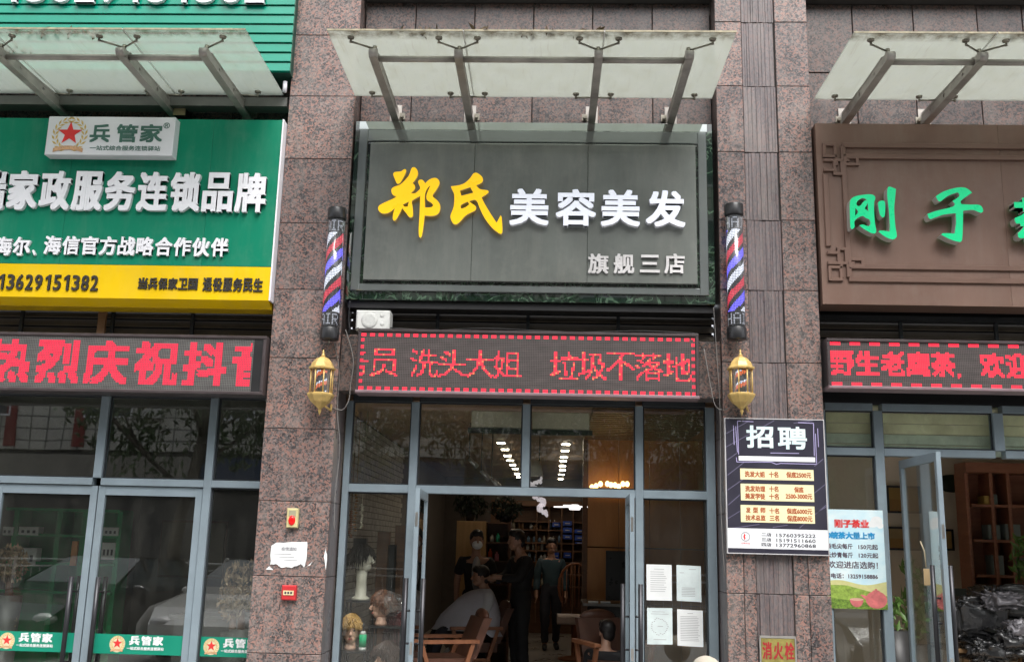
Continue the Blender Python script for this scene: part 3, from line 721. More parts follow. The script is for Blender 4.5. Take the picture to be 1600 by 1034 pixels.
# ------------------------------------------------------------------ LED message signs
LP = led_panel('led_matrix', (.095, .078, .075), .0163); LPG = led_panel('led_matrix_grey', (.13, .125, .12), .0165)
LFR = M('led_frame', (.075, .06, .062), .4, .3, .15); LFRL = M('led_frame_mauve', (.28, .20, .22), .4, .3, .1)
def quads_for(pts, x0, z0, p, y, fill=.82):
    m = MB(); h = p * fill / 2
    for i, j in sorted(pts):
        cx, cz = x0 + (i + .5) * p, z0 + (j + .5) * p; m.add([(cx - h, y, cz - h), (cx + h, y, cz - h), (cx + h, y, cz + h), (cx - h, y, cz + h)], [(0, 1, 2, 3)])
    return m
def led_sign(x0, x1, z0, z1, label, pmat, lower):
    root = empty('led_message_sign', ((x0 + x1) / 2, 0, z0), label, 'LED sign')
    f = .03
    MB().box(x0 + .01, x1 - .01, -.088, .12, z0 + .01, z1 - .01).build('case', BLK2, root)
    MB().slab(x0, x1, -.11, .1, z1 - f, z1, .006).build('frame_bar', LFR, root)
    MB().slab(x0, x1, -.11, .1, z0, z0 + f, .006).build('frame_bar', lower, root)
    MB().slab(x0, x0 + f, -.109, .1, z0 + f, z1 - f, .006).build('frame_bar', LFR, root); MB().slab(x1 - f, x1, -.109, .1, z0 + f, z1 - f, .006).build('frame_bar', LFR, root)
    MB().box(x0 + f, x1 - f, -.095, -.089, z0 + f, z1 - f).build('display', pmat, root)
    return root
# centre: two rows of flashing dashes round the text
a0, a1, b0, b1 = -1.795, 1.383, 2.935, 3.545
lc = led_sign(a0, a1, b0, b1, 'red LED message sign in the middle over the barber shop windows', LP, LFRL)
p = .0163; nc = int((a1 - a0 - .06) / p); nr = int((b1 - b0 - .06) / p); ox, oz = a0 + .03, b0 + .03
B = set()
for i in range(nc):
    if i % 5 < 3:
        for j in (0, 1): B.add((i, nr - 1 - j)); B.add((i, j))
for j in range(nr):
    if j % 4 < 2:
        for i in (0, 1): B.add((i, j)); B.add((nc - 1 - i, j))
quads_for(B, ox, oz, p, -.0965).build('dash_pixels', RED, lc, kind='stuff')
T = set(); T2 = set()
for px, ch in ((531, '务'), (577, '员'), (641, '洗'), (684.5, '头'), (728, '大'), (772, '姐'), (861, '垃'), (904.5, '圾'), (948, '不'), (991, '落'), (1035, '地')):
    i0 = round((at(px, 568, -.1).x - ox) / p); dd = dots(ch, 16, .012)
    for i, j in dd:
        if 2 <= i0 + i < nc - 2: T.add((i0 + i, j + nr // 2 - 8))
T2 = {q_ for q_ in T if (q_[0] * 7 + q_[1] * 13) % 9 == 0}
quads_for(T - T2, ox, oz, p, -.0965, .80).build('lit_pixels', RED, lc, kind='stuff'); quads_for(T2, ox, oz, p, -.0965, .95).build('lit_pixels', REDO, lc, kind='stuff')
# left
a0, a1, b0, b1 = -6.2, -2.658, 2.895, 3.455
ll = led_sign(a0, a1, b0, b1, 'pink and red LED message sign under the green and yellow sign', LPG, LFR)
MB().box(a1 - .115, a1 - .03, -.099, -.0955, b0 + .03, b1 - .03).build('dark_end_strip', BLACK, ll)
p = .0165; ox, oz = a0 + .03, b0 + .03; T = set(); lim = int((a1 - .118 - ox) / p)
for px, ch in ((-20, '热'), (57, '烈'), (133, '庆'), (210, '祝'), (286, '抖'), (363, '音')):
    i0 = round((at(px, 570, -.1).x - ox) / p)
    for i, j in dots(ch, 25, .9, 25):
        if i0 + i < lim: T.add((i0 + i, j + 3))
quads_for(T, ox, oz, p, -.0965, .80).build('lit_pixels', PINK, ll, kind='stuff')
# right
a0, a1, b0, b1 = 2.556, 6.1, 3.055, 3.525
lr = led_sign(a0, a1, b0, b1, 'red LED message sign under the brown sign', LP, LFRL)
p = .0163; ox, oz = a0 + .03, b0 + .03; T = set(); nr = int((b1 - b0 - .06) / p)
for i in range(int(3.4 / p)):
    if i % 11 < 6: T |= {(i, nr - 1), (i, nr - 2), (i, 1), (i, 0)}
for k, ch in enumerate('野生老鹰茶，欢迎光临'):
    i0 = round((at(1297 + k * 39.3, 565, -.1).x - ox) / p)
    for i, j in dots(ch, 14, .45, 13): T.add((i0 + i, j + 6))
quads_for(T, ox, oz, p, -.0965, .80).build('lit_pixels', RED, lr, kind='stuff')
# ------------------------------------------------------------------ shopfronts
YG = .45
def member(mb, x0, x1, z0, z1, y0=.40, y1=.50): mb.slab(x0, x1, y0, y1, z0, z1, .004)
def pane(root, x0, x1, z0, z1, y=YG, name='glass_pane', g=None):
    MB().box(x0 - .005, x1 + .005, y, y + .008, z0 - .005, z1 + .005).build(name, g or GLASS, root)
def bead(root, x0, x1, z0, z1, y=.436):
    """thin inner reveal frame round one pane"""
    m = MB(); t = .014
    m.box(x0, x1, y, y + .012, z0, z0 + t); m.box(x0, x1, y, y + .012, z1 - t, z1); m.box(x0, x0 + t, y, y + .012, z0 + t, z1 - t); m.box(x1 - t, x1, y, y + .012, z0 + t, z1 - t)
    m.build('glazing_bead', FRD, root)
# centre -----------------------------------------------------------
cf = empty('shopfront', (-.2, .45, -.02), 'grey framed glass front of the barber shop with both door leaves standing open', 'shopfront')
MX = [(-1.965, -1.905), (-1.328, -1.252), (-.245, -.172), (.842, .915), (1.515, 1.60)]
for i, (a, b) in enumerate(MX):
    if i == 2: m = MB(); member(m, a, b, 2.128, 2.93); m.build('mullion', FR, cf)
    else: m = MB(); member(m, a, b, -.02, 2.93); m.build('mullion', FR, cf)
for (a, b), (c, d) in zip(MX, MX[1:]):
    m = MB(); member(m, b, c, 2.93, 3.02); m.build('head_rail', FRD, cf)
    if (a, b) != MX[1] and (a, b) != MX[2]: m = MB(); member(m, b, c, 2.052, 2.128); m.build('transom', FR, cf)
    bead(cf, b, c, 2.128, 2.93); pane(cf, b, c, 2.128, 2.93)
m = MB(); member(m, MX[1][1], MX[3][0], 2.052, 2.127); m.build('transom', FR, cf)
for (a, b) in ((MX[0][1], MX[1][0]), (MX[3][1], MX[4][0])):
    m = MB(); member(m, a, b, -.02, .12); m.build('bottom_rail', FR, cf); bead(cf, a, b, .12, 2.052); pane(cf, a, b, .12, 2.052, g=GLASSC if a < 0 else None)
HND = M('handle_bar', (.045, .045, .05), .35, .6)
def door(root, hx, hy, ang, wdt, z1, hand, zh0=.2, zh1=1.28, name='door'):
    """leaf hinged at (hx, hy); built closed towards +X*hand, then swung by ang"""
    m = MB(); st = .055; y0, y1 = -.02, .02
    m.slab(0, st, y0, y1, 0, z1, .003); m.slab(wdt - st, wdt, y0, y1, 0, z1, .003)
    m.box(st, wdt - st, y0 + .002, y1 - .002, z1 - .075, z1); m.box(st, wdt - st, y0 + .002, y1 - .002, 0, .1)
    Tm = Matrix.Translation((hx, hy, .01)) @ Matrix.Rotation(ang, 4, 'Z') @ Matrix.Diagonal((hand, 1, 1, 1))
    d = m.tf(Tm).build(name, FR, root)
    MB().box(st - .004, wdt - st + .004, -.004, .004, .095, z1 - .07).tf(Tm).build('glass_pane', GLASS, d)
    for s in (-1, 1):
        h = MB(); h.tube([(wdt - .10, s * .075, zh0), (wdt - .10, s * .075, zh1)], .02, 12)
        for z in (zh0 + .12, (zh0 + zh1) / 2, zh1 - .27): h.tube([(wdt - .10, s * .02, z), (wdt - .10, s * .078, z)], .009, 8)
        h.tf(Tm).build('handle', HND, d)
    for za, zb in ((1.72, 1.84), (.66, .76)): MB().box(wdt - .0005, wdt + .002, -.011, .011, za, zb).tf(Tm).build('lock_plate', M('brushed_steel', (.55, .53, .5), .3, .9), d)
    return d
door(cf, -1.155, .45, R(-88), .90, 2.045, 1)
door(cf, .768, .45, R(88), .90, 2.045, -1)
# left -----------------------------------------------------------
lf = empty('shopfront', (-4.45, .45, -.02), 'grey framed glass front with closed double doors and green logo stickers', 'shopfront')
MXL = [(-6.2, -6.14), (-4.405, -4.322), (-3.312, -3.235), (-2.735, -2.665)]
for a, b in MXL: m = MB(); member(m, a, b, 2.132 if a == -4.405 else -.02, 2.93); m.build('mullion', FR, lf)
for (a, b), (c, d) in zip(MXL, MXL[1:]):
    m = MB(); member(m, b, c, 2.93, 3.02); m.build('head_rail', FRD, lf)
    m = MB(); member(m, b, c, 2.062, 2.13); m.build('transom', FR, lf)
    bead(lf, b, c, 2.13, 2.93); pane(lf, b, c, 2.13, 2.93)
pane(lf, MXL[2][1], MXL[3][0], .12, 2.06); bead(lf, MXL[2][1], MXL[3][0], .12, 2.062)
m = MB(); member(m, MXL[2][1], MXL[3][0], -.02, .12); m.build('bottom_rail', FR, lf)
for x0, x1, hs in ((-5.36, -4.352, 1), (-4.345, -3.318, -1), (-6.14, -5.365, 1)):
    hg = x0 if hs > 0 else x1; wd = x1 - x0 - .004
    m = MB(); st = .07; m.slab(x0 + .002, x0 + st, .425, .465, 0, 2.055, .003); m.slab(x1 - st, x1 - .002, .425, .465, 0, 2.055, .003)
    m.box(x0 + st, x1 - st, .427, .463, 1.97, 2.055); m.box(x0 + st, x1 - st, .427, .463, 0, .1)
    d = m.build('door', FR, lf); pane(d, x0 + st, x1 - st, .1, 1.97)
    if x0 < -6: continue
    xh = x1 - .13 if hs > 0 else x0 + .12
    for y_ in (.365, .53):
        h = MB(); h.tube([(xh, y_, .3), (xh, y_, 1.20)], .022, 12)
        for z in (.42, 1.06): h.tube([(xh, y_, z), (xh, .44, z)], .009, 8)
        h.build('handle', HND, d)
# right -----------------------------------------------------------
rf = empty('shopfront', (4.3, .45, -.02), 'grey framed glass front of the tea shop with one door leaf open', 'shopfront')
MXR = [(2.56, 2.655), (3.108, 3.195), (4.235, 4.33), (5.25, 5.33), (6.05, 6.12)]
for i, (a, b) in enumerate(MXR): m = MB(); member(m, a, b, 2.57 if i in (2,) else -.02, 2.93); m.build('mullion', FR, rf)
for (a, b), (c, d) in zip(MXR, MXR[1:]):
    m = MB(); member(m, b, c, 2.93, 3.0); m.build('head_rail', FR, rf); bead(rf, b, c, 2.575, 2.93); pane(rf, b, c, 2.575, 2.93, g=GLASSC)
    m = MB(); member(m, b, c, 2.50, 2.572); m.build('transom', FR, rf)
pane(rf, MXR[0][1], MXR[1][0], .12, 2.50); bead(rf, MXR[0][1], MXR[1][0], .12, 2.50); m = MB(); member(m, MXR[0][1], MXR[1][0], -.02, .12); m.build('bottom_rail', FR, rf)
pane(rf, MXR[3][1], MXR[4][0], .12, 2.50)
door(rf, 3.36, .45, R(-91), .96, 2.45, 1, .55, 1.5)
# stickers on left glass
st_g = M('sticker_green', (.0, .24, .15), .5, 0, .05, 3)
for k, (x0, x1, cx) in enumerate(((-6.0, -4.43, X(11, YG, 1000)), (-4.235, -3.392, X(184, YG, 1000)), (-3.22, -2.745, X(331, YG, 1000)))):
    e = empty('window_sticker', ((x0 + x1) / 2, .44, .5), ['green logo sticker strip on the far left door glass', 'green logo sticker strip on the middle door glass right of the handles', 'green logo sticker strip on the pane beside the pillar'][k], 'sticker', 'green logo stickers on the shop glass')
    z0, z1 = .505, .682; Y = .4485
    MB().box(x0, x1, .4488, .4496, z0, z1).build('strip', st_g, e)
    b = MB(); b.lathe((0, 0, 0), [(.075, 0), (.075, .0008)], 20, False).tf(Matrix.Translation((cx, Y, .594)) @ Matrix.Rotation(R(90), 4, 'X')); b.build('emblem_disc', M('cream_print', (.72, .62, .40), .6), e)
    emblem(cx, .594, .068, Y - .0015, e, .0008)
    m = MB(); xa = cx + .115
    for q_, ch in enumerate('兵管家'): letters_flat(m, ch, xa + q_ * .112, xa + q_ * .112 + .092, .592, .668, Y - .001, .004)
    letters_flat(m, '一站式综合服务连锁驿站', xa - .02, xa + .33, .545, .573, Y - .001, .001); m.build('white_lettering', PAPER, e)

# ------------------------------------------------------------------ things fixed to the pillars
CLEAR = glass('clear_tube', (.93, .95, .96), 1.4, .02, (.6, .6, .6))
H5 = {'H': ['10001'] * 3 + ['11111'] + ['10001'] * 3, 'A': ['01110', '10001', '10001', '11111', '10001', '10001', '10001'],
      'I': ['111', '010', '010', '010', '010', '010', '111'], 'R': ['11110', '10001', '10001', '11110', '10100', '10010', '10001']}
def barber(cx, zt, zb, label, ph):
    root = empty('barber_pole', (cx, -.12, zb), label, 'barber pole', 'LED barber poles on the pillars')
    r = .083; cy = -.125
    for z0, z1 in ((zt - .115, zt), (zb, zb + .115)):
        MB().lathe((cx, cy, 0), [(r + .006, z0), (r + .008, z0 + .01), (r + .008, z1 - .01), (r + .003, z1)], 12).build('end_cap', BLK2, root)
    MB().lathe((cx, cy, 0), [(r - .008, zb + .1), (r - .008, zt - .1)], 24).build('core', M('pole_core', (.03, .03, .034), .5), root)
    MB().box(cx - .03, cx + .03, -.05, .01, zb + .25, zb + .31).box(cx - .03, cx + .03, -.05, .01, zt - .31, zt - .25).build('wall_bracket', BLACK, root)
    n = 34; rows = int((zt - zb - .24) / .0152); z00 = zb + .12; W_ = {'t': MB(), 'w': MB(), 'b': MB(), 'r': MB(), 'd': MB()}
    word = []
    for ch in 'HAIR':
        for k in range(len(H5[ch][0])): word.append([H5[ch][j][k] == '1' for j in range(7)])
        word.append([False] * 7)
    for j in range(rows):
        for i in range(n):
            a = 2 * math.pi * i / n; ca, sa = math.cos(a), math.sin(a)
            top = j >= rows - 9; bot = j < 9
            if top or bot:
                jj = (rows - 2 - j) if top else (8 - 1 - j)
                # reading left to right as seen from outside: angle grows counterclockwise
                k = (i - ph) % n; on = 0 <= jj < 7 and k < len(word) and word[k][jj]
                c_ = 't' if on else 'd'
            else:
                t = (j * .036 - i / n * 1.15 + .15) % 1 * 3; f = t % 1
                c_ = 'rwb'[int(t)] if f < .6 else 'd'
            rr = r - .006; h = .0054; ux, uy = -sa, ca; z = z00 + (j + .5) * .0152
            p_ = Vector((cx + rr * ca, cy + rr * sa, z)); u = Vector((ux, uy, 0)) * h; v = Vector((0, 0, h))
            W_[c_].add([p_ - u - v, p_ + u - v, p_ + u + v, p_ - u + v], [(0, 1, 2, 3)])
    for k, nm, mt in (('t', 'letter_diodes', emit('led_letters', (.85, .88, 1), .38)), ('w', 'white_diodes', WLED), ('b', 'blue_diodes', BLED), ('r', 'red_diodes', RLED), ('d', 'unlit_diodes', M('unlit', (.11, .11, .12), .4))):
        W_[k].build(nm, mt, root, kind='stuff')
    MB().lathe((cx, cy, 0), [(r, zb + .114), (r, zt - .114)], 28).build('glass_tube', CLEAR, root)
    MB().tube([(cx, cy, zb - .03), (cx, cy, zb + .005)], .009, 8).build('finial', STEELD, root)
barber(-2.06, 4.715, 3.425, 'LED barber pole with blue, red and white spirals on the left pillar', 12)
barber(1.732, 4.80, 3.49, 'LED barber pole with blue, red and white spirals on the right pillar', 17)
GOLD = M('gold_paint', (.64, .44, .15), .4, .15, .2, 14, .1, 50, dirt=.15)
def lantern(cx, cz, label, tilt):
    cy = -.16; root = empty('wall_lantern', (cx, cy, cz), label, 'lantern', 'gold wall lanterns on the pillars')
    o8 = math.pi / 8
    def L(prof, name, mat, n=8, sm=False): MB().lathe((cx, cy, cz), prof, n, sm, o8).build(name, mat, root)
    L([(.138, .142), (.142, .15), (.142, .165), (.125, .175), (.105, .225), (.07, .27), (.03, .292), (.02, .30)], 'roof', GOLD)
    L([(.02, .30), (.022, .315), (.008, .33), (.012, .345), (.004, .38)], 'finial', GOLD, 8, True)
    L([(.02, -.31), (.045, -.285), (.10, -.235), (.137, -.17), (.142, -.155), (.142, -.14), (.125, -.132)], 'bowl', GOLD)
    L([(.003, -.385), (.01, -.36), (.02, -.33), (.012, -.315), (.02, -.305)], 'drop', GOLD, 8, True)
    for k in range(8):
        a = 2 * math.pi * k / 8 + o8; MB().tube([(cx + .115 * math.cos(a), cy + .115 * math.sin(a), cz - .14), (cx + .115 * math.cos(a), cy + .115 * math.sin(a), cz + .15)], .0075, 6).build('post', GOLD, root)
    MB().lathe((cx, cy, cz), [(.105, -.13), (.105, .14)], 8, False, o8).build('glass', CLEAR, root)
    MB().lathe((cx, cy, cz), [(.052, -.13), (.052, .14)], 16).build('lamp_cylinder', M('lamp_core', (.10, .10, .11), .5), root)
    W_ = {'w': MB(), 'r': MB()}
    for j in range(17):
        for i in range(18):
            t = (j * .11 - i / 18 + .3) % 1
            if t < .33: key = 'r'
            elif t < .5: key = 'w'
            else: continue
            a = 2 * math.pi * i / 18; z = cz - .125 + j * .0155; p_ = Vector((cx + .0535 * math.cos(a), cy + .0535 * math.sin(a), z))
            u = Vector((-math.sin(a), math.cos(a), 0)) * .0055; v = Vector((0, 0, .0055)); W_[key].add([p_ - u - v, p_ + u - v, p_ + u + v, p_ - u + v], [(0, 1, 2, 3)])
    W_['r'].build('warm_diodes', REDO, root, kind='stuff'); W_['w'].build('white_diodes', WLED, root, kind='stuff')
    for ob in list(root.children):
        me = ob.data
        if not me.get('scaled'):
            S_ = Matrix.Diagonal((.88, .88, .80, 1)); me.transform(S_); me['scaled'] = 1; ob.location = S_ @ ob.location
    MB().tube([(cx + .07, 0, cz - .19), (cx + .08, -.05, cz - .25), (cx + .04, cy, cz - .22)], .010, 8).build('wall_arm', GOLD, root)
lantern(-2.098, 3.02, 'gold octagonal wall lantern under the left barber pole', 0)
lantern(1.752, 3.09, 'gold octagonal wall lantern under the right barber pole above the job poster', 0)
def cable(pts, label, r=.004, mt=None):
    n = []
    P = [Vector(p) for p in pts]
    for i in range(len(P) - 1):
        a, b, c, d = P[max(i - 1, 0)], P[i], P[i + 1], P[min(i + 2, len(P) - 1)]
        for k in range(6):
            t = k / 6; n.append(.5 * ((2 * b) + (c - a) * t + (2 * a - 5 * b + 4 * c - d) * t * t + (3 * b - a - 3 * c + d) * t ** 3))
    n.append(P[-1]); MB().tube(n, r, 6).build('cable', mt or M('cable_grey', (.22, .21, .20), .6), None, label=label, cat='cable')
cable([at(540, 515, -.02), at(552, 560, -.02), at(548, 600, -.02), at(545, 625, -.03), at(535, 640, -.02), at(520, 636, -.01)], 'thin grey cable hanging from the left LED sign edge to the lantern')
cable([at(513, 534, -.05), at(512, 545, -.06), at(507, 552, -.1)], 'short wire between the left barber pole and the lantern below it', .003)
cable([at(547, 470, -.005), at(545, 500, -.01), at(549, 515, -.03), at(560, 512, -.06)], 'black wire from the sign corner to the left end of the LED sign', .005, BLACK)
cable([at(522, 535, -.01), at(530, 580, -.006), at(527, 640, -.006), at(531, 700, -.006), at(524, 770, -.006), at(522, 830, -.006)], 'thin dusty wire running down the edge of the left pillar', .003)
cable([at(1115, 480, .02), at(1119, 540, -.004), at(1125, 640, -.004), at(1126, 780, -.004), at(1132, 900, -.004)], 'thin wire running down the left edge of the right pillar', .003)
cable([at(610, 512, .0), at(680, 516, .02), at(760, 513, .02), at(900, 519, .02), at(1000, 517, .02), at(1090, 521, .0)], 'black wire lying along the top of the barber LED sign', .006, BLACK)
cable([at(1100, 545, -.02), at(1108, 590, -.02), at(1117, 632, -.015), at(1130, 640, -.012), at(1140, 636, -.1)], 'thin pale cable looping beside the right lantern')
cable([at(1158, 645, -.1), at(1164, 653, -.06), at(1155, 660, -.04)], 'small loose wire under the right lantern', .003)
for sx, zc, lab in ((-1.965, 3.25, 'granite packing block left of the barber LED sign'), (1.50, 3.24, 'granite packing block right of the barber LED sign')):
    MB().slab(sx - .01 if sx < 0 else sx - .1, sx + .17 if sx < 0 else sx + .105, .02, .28, zc - .28, zc + .26, .004).build('granite_block', GRD, None, label=lab, cat='stone block')
# alarm boxes and torn paper
al = empty('alarm_beacon', (-2.31, 0, 1.70), 'cream wall box with a round red alarm lamp on the left pillar', 'alarm')
MB().slab(-2.365, -2.262, -.045, -.001, 1.695, 1.87, .008).build('case', M('cream_plastic', (.62, .55, .28), .5, dirt=.2), al)
MB().box(-2.345, -2.282, -.049, -.0455, 1.80, 1.85).build('label_plate', M('grey_plate', (.35, .33, .22), .5), al)
MB().ball((-2.314, -.046, 1.762), .033, .02, .045).build('red_lens', M('red_lens', (.75, .01, .01), .25, emis=(1, 0, 0), es=.15), al)
al = empty('fire_call_point', (-2.30, 0, 1.07), 'small red fire call point with a cream label on the left pillar', 'fire alarm')
MB().slab(-2.362, -2.232, -.05, -.001, 1.06, 1.19, .008).build('case', M('red_plastic', (.52, .03, .035), .4), al)
MB().box(-2.345, -2.25, -.054, -.0505, 1.105, 1.145).build('label_plate', M('cream_label', (.70, .60, .35), .5), al)
m = MB()
for k in range(3): m.box(-2.333 + k * .026, -2.316 + k * .026, -.0548, -.0543, 1.115, 1.135)
m.build('label_print', INK, al)
def torn(px, Y, rag=.0, seed=3):
    r = random.Random(seed); pts = []
    for (a, b), (c, d) in zip(px, px[1:] + px[:1]):
        for k in range(4): t = k / 4; pts.append((a + (c - a) * t + (r.uniform(-rag, rag) if k else 0), b + (d - b) * t + (r.uniform(-rag, rag) if k else 0)))
    V = [at(x, y, Y) for x, y in pts]; return V
def poly_sheet(V, th=.0012):
    n = len(V); m = MB(); B = [v + Vector((0, th, 0)) for v in V]
    m.add(list(V) + B, [tuple(range(n))] + [tuple(reversed(range(n, 2 * n)))] + [(i, i + n, (i + 1) % n + n, (i + 1) % n) for i in range(n)]); return m
tn = empty('torn_notice', (-2.35, 0, 1.4), 'torn white paper notice stuck on the left pillar between the alarm boxes', 'notice')
poly_sheet(torn([(424, 852), (433, 847), (480, 846), (479, 872), (475, 886), (470, 880), (462, 884), (455, 887), (447, 885), (438, 886), (432, 881), (422, 882)], -.008, .9)).build('sheet', PAPER, tn)
poly_sheet(torn([(415, 889), (421, 884), (427, 890)], -.008, .3)).build('scrap', PAPER, tn); poly_sheet(torn([(480, 884), (488, 877), (484, 883)], -.008, .3)).build('scrap', PAPER, tn)
poly_sheet(torn([(506, 870), (509, 855), (511, 870), (509, 890)], -.008, .6)).build('scrap', PAPER, tn)
m = MB(); a, b = at(440, 854, -.0095), at(463, 860, -.0095); letters_flat(m, '疫情通知', a.x, b.x, b.z, a.z, -.0095, .001)
for k in range(3):
    a = at(428 + k * 8, 865 + k * 5, -.0095); m.box(a.x, a.x + .16 - k * .02, -.0097, -.0093, a.z, a.z + .004)
m.build('print', INKG, tn)
# hydrant plate
hp = empty('hydrant_plate', (2.05, 0, .66), 'yellow plate with red hydrant characters low on the right pillar', 'sign')
a, b = at(1189, 996, -.02), at(1243, 1040, -.02)
MB().slab(a.x, b.x, -.02, .01, b.z - .03, a.z, .004).build('plate', M('aged_yellow', (.27, .23, .06), .5, 0, .3, 20, dirt=.5), hp)
m = MB(); m.box(a.x - .012, b.x + .012, -.022, .0, a.z + .001, a.z + .02); m.box(a.x - .014, a.x - .001, -.022, 0, b.z, a.z); m.box(b.x + .001, b.x + .014, -.022, 0, b.z, a.z); m.build('rim', M('tin_rim', (.45, .43, .40), .4, .5), hp)
m = MB(); wd = (b.x - a.x) / 3
for k, ch in enumerate('消火栓'): letters_flat(m, ch, a.x + wd * k + .012, a.x + wd * (k + 1) - .008, at(1216, 1029, -.022).z, at(1216, 1003, -.022).z, -.0215, .003)
m.build('characters', M('old_red', (.36, .02, .025), .7), hp)
cover = MB().ball(at(1105, 1050, -.5), .13, .3, .13, 20, 12); 
cv = cover.build('bundle', M('beige_cloth', (.50, .45, .37), .9, 0, .1, 8, .3, 30), None, label='beige rounded cloth cover poking up at the foot of the right pillar', cat='cover')
# speaker
sp = empty('speaker', (-1.68, .02, 3.55), 'white wall speaker standing on the left end of the barber LED sign', 'speaker')
a, b = at(557, 484, -.02), at(608, 514, -.02); SPW = M('speaker_white', (.70, .71, .68), .5, dirt=.15)
MB().slab(a.x, b.x, -.02, .16, 3.55, a.z, .014).build('cabinet', SPW, sp)
c = at(577, 500, -.023); gr = M('speaker_grille', (.62, .63, .60), .6, 0, .1, 60)
MB().lathe((0, 0, 0), [(.078, 0), (.075, .004), (.05, .002), (.02, .003)], 24).tf(Matrix.Translation((c.x, -.021, c.z)) @ Matrix.Rotation(R(90), 4, 'X')).build('woofer', gr, sp)
for py in (493, 506): q_ = at(597, py, -.02); MB().lathe((0, 0, 0), [(.02, 0), (.014, .003)], 16).tf(Matrix.Translation((q_.x, -.021, q_.z)) @ Matrix.Rotation(R(90), 4, 'X')).build('tweeter', SPW, sp)

# ------------------------------------------------------------------ job poster
def printed(parent, items, Y, name, mat, bold=.0):
    for s, x0, x1, yt, yb in items:
        m = MB(); a, b = at(x0, (yt + yb) / 2, Y), at(x1, (yt + yb) / 2, Y); z1, z0 = at((x0 + x1) / 2, yt, Y).z, at((x0 + x1) / 2, yb, Y).z
        letters_flat(m, s, a.x, b.x, z0, z1, Y, bold); m.build(name, mat, parent)
def strokes(parent, segs, Y, w_, name, mat):
    m = MB()
    for a, b, c, d in segs:
        p, q_ = at(a, b, Y), at(c, d, Y); dx, dz = q_.x - p.x, q_.z - p.z; L = math.hypot(dx, dz) or 1; nx, nz = -dz / L * w_ / 2, dx / L * w_ / 2
        m.add([(p.x - nx, Y, p.z - nz), (q_.x - nx, Y, q_.z - nz), (q_.x + nx, Y, q_.z + nz), (p.x + nx, Y, p.z + nz)], [(0, 1, 2, 3)])
    return m.build(name, mat, parent)
jp = empty('job_poster', (2.06, 0, 1.57), 'black and white job poster with cream price boxes on the right pillar', 'poster')
x0, x1, z0, z1 = 1.622, 2.508, 1.572, 2.768
MB().box(x0, x1, -.045, -.003, z0, z1).build('board', M('poster_dark', (.035, .033, .05), .35, 0, .15, 3), jp)
m = MB(); t = .008
for q_ in ((x0 - t, x1 + t, z1, z1 + t), (x0 - t, x1 + t, z0 - t, z0), (x0 - t, x0, z0, z1), (x1, x1 + t, z0, z1)): m.box(q_[0], q_[1], -.048, -.003, q_[2], q_[3])
m.build('edge_trim', M('poster_edge', (.55, .54, .55), .4), jp)
YP = -.0458; j = lambda x, y: (1110 + x / 4.31, 640 + y / 4.31)
def J(l): return [tuple(v / 4.31 + (1110 if i % 2 == 0 else 640) for i, v in enumerate(s)) for s in l]
strokes(jp, J([(105, 160, 260, 75), (105, 250, 430, 72), (115, 440, 230, 350), (115, 540, 230, 460), (120, 640, 200, 570), (120, 730, 200, 680), (120, 800, 330, 770), (420, 790, 520, 775), (600, 795, 780, 640), (700, 560, 775, 500), (560, 90, 690, 72), (700, 380, 760, 330), (110, 340, 180, 290), (705, 700, 782, 650)]), YP, .007, 'diagonal_stripe', M('stripe_grey', (.13, .12, .19), .5)); jp.children[-1]['kind'] = 'stuff'
VIO = M('violet_line', (.48, .43, .72), .5)
strokes(jp, J([(180, 75, 290, 80), (182, 76, 190, 300), (590, 86, 695, 90), (694, 90, 700, 310), (170, 110, 182, 285), (155, 105, 160, 235), (707, 160, 715, 360), (722, 125, 728, 250), (175, 320, 178, 350), (178, 350, 410, 352), (480, 360, 718, 366), (410, 352, 445, 366), (445, 366, 480, 358), (405, 290, 597, 293)]), YP - .0003, .006, 'line_border', VIO)
LB = M('bright_print', (.86, .88, .95), .5)
p0, p1 = at(*j(190, 305), YP), at(*j(706, 352), YP); MB().box(p0.x, p1.x, YP - .0004, YP, p1.z, p0.z - .006).build('title_bar', LB, jp)
printed(jp, [('招', *(v for v in (j(245, 0)[0], j(420, 0)[0])), j(0, 110)[1], j(0, 252)[1]), ('聘', j(458, 0)[0], j(645, 0)[0], j(0, 118)[1], j(0, 262)[1])], YP - .0012, 'title_characters', M('title_print', (.72, .90, .95), .5), .006)
CRM = M('cream_box', (.88, .80, .48), .6, 0, .04)
for x_, y0, x2, y2 in ((200, 390, 697, 482), (203, 492, 700, 624), (203, 635, 705, 770)):
    a, b = at(*j(x_, y0 + 4), YP), at(*j(x2, y2 - 4), YP); MB().box(a.x, b.x, YP - .0004, YP, b.z, a.z).build('price_box', CRM, jp)
def JT(s, x0_, x1_, y0_, y1_): return (s, *[j(v, 0)[0] for v in (x0_, x1_)], j(0, y0_)[1], j(0, y1_)[1])
printed(jp, [JT('洗发大姐', 232, 366, 414, 452), JT('十名', 395, 456, 416, 454), JT('保底2500元', 512, 678, 420, 458), JT('洗发助理', 235, 368, 512, 550), JT('十名', 397, 457, 514, 552), JT('保底', 565, 626, 520, 556),
             JT('美发学徒', 235, 368, 562, 600), JT('十名', 397, 460, 564, 602), JT('2500-3000元', 508, 685, 566, 600), JT('发', 240, 270, 656, 692), JT('型', 288, 320, 656, 692), JT('师', 338, 370, 658, 694), JT('十名', 398, 462, 662, 698), JT('保底6000元', 515, 685, 664, 702),
             JT('技术总监', 238, 370, 708, 744), JT('三名', 400, 462, 710, 748), JT('保底8000元', 517, 686, 712, 752)], YP - .001, 'job_line', M('brown_red_ink', (.42, .10, .03), .7), .0018)
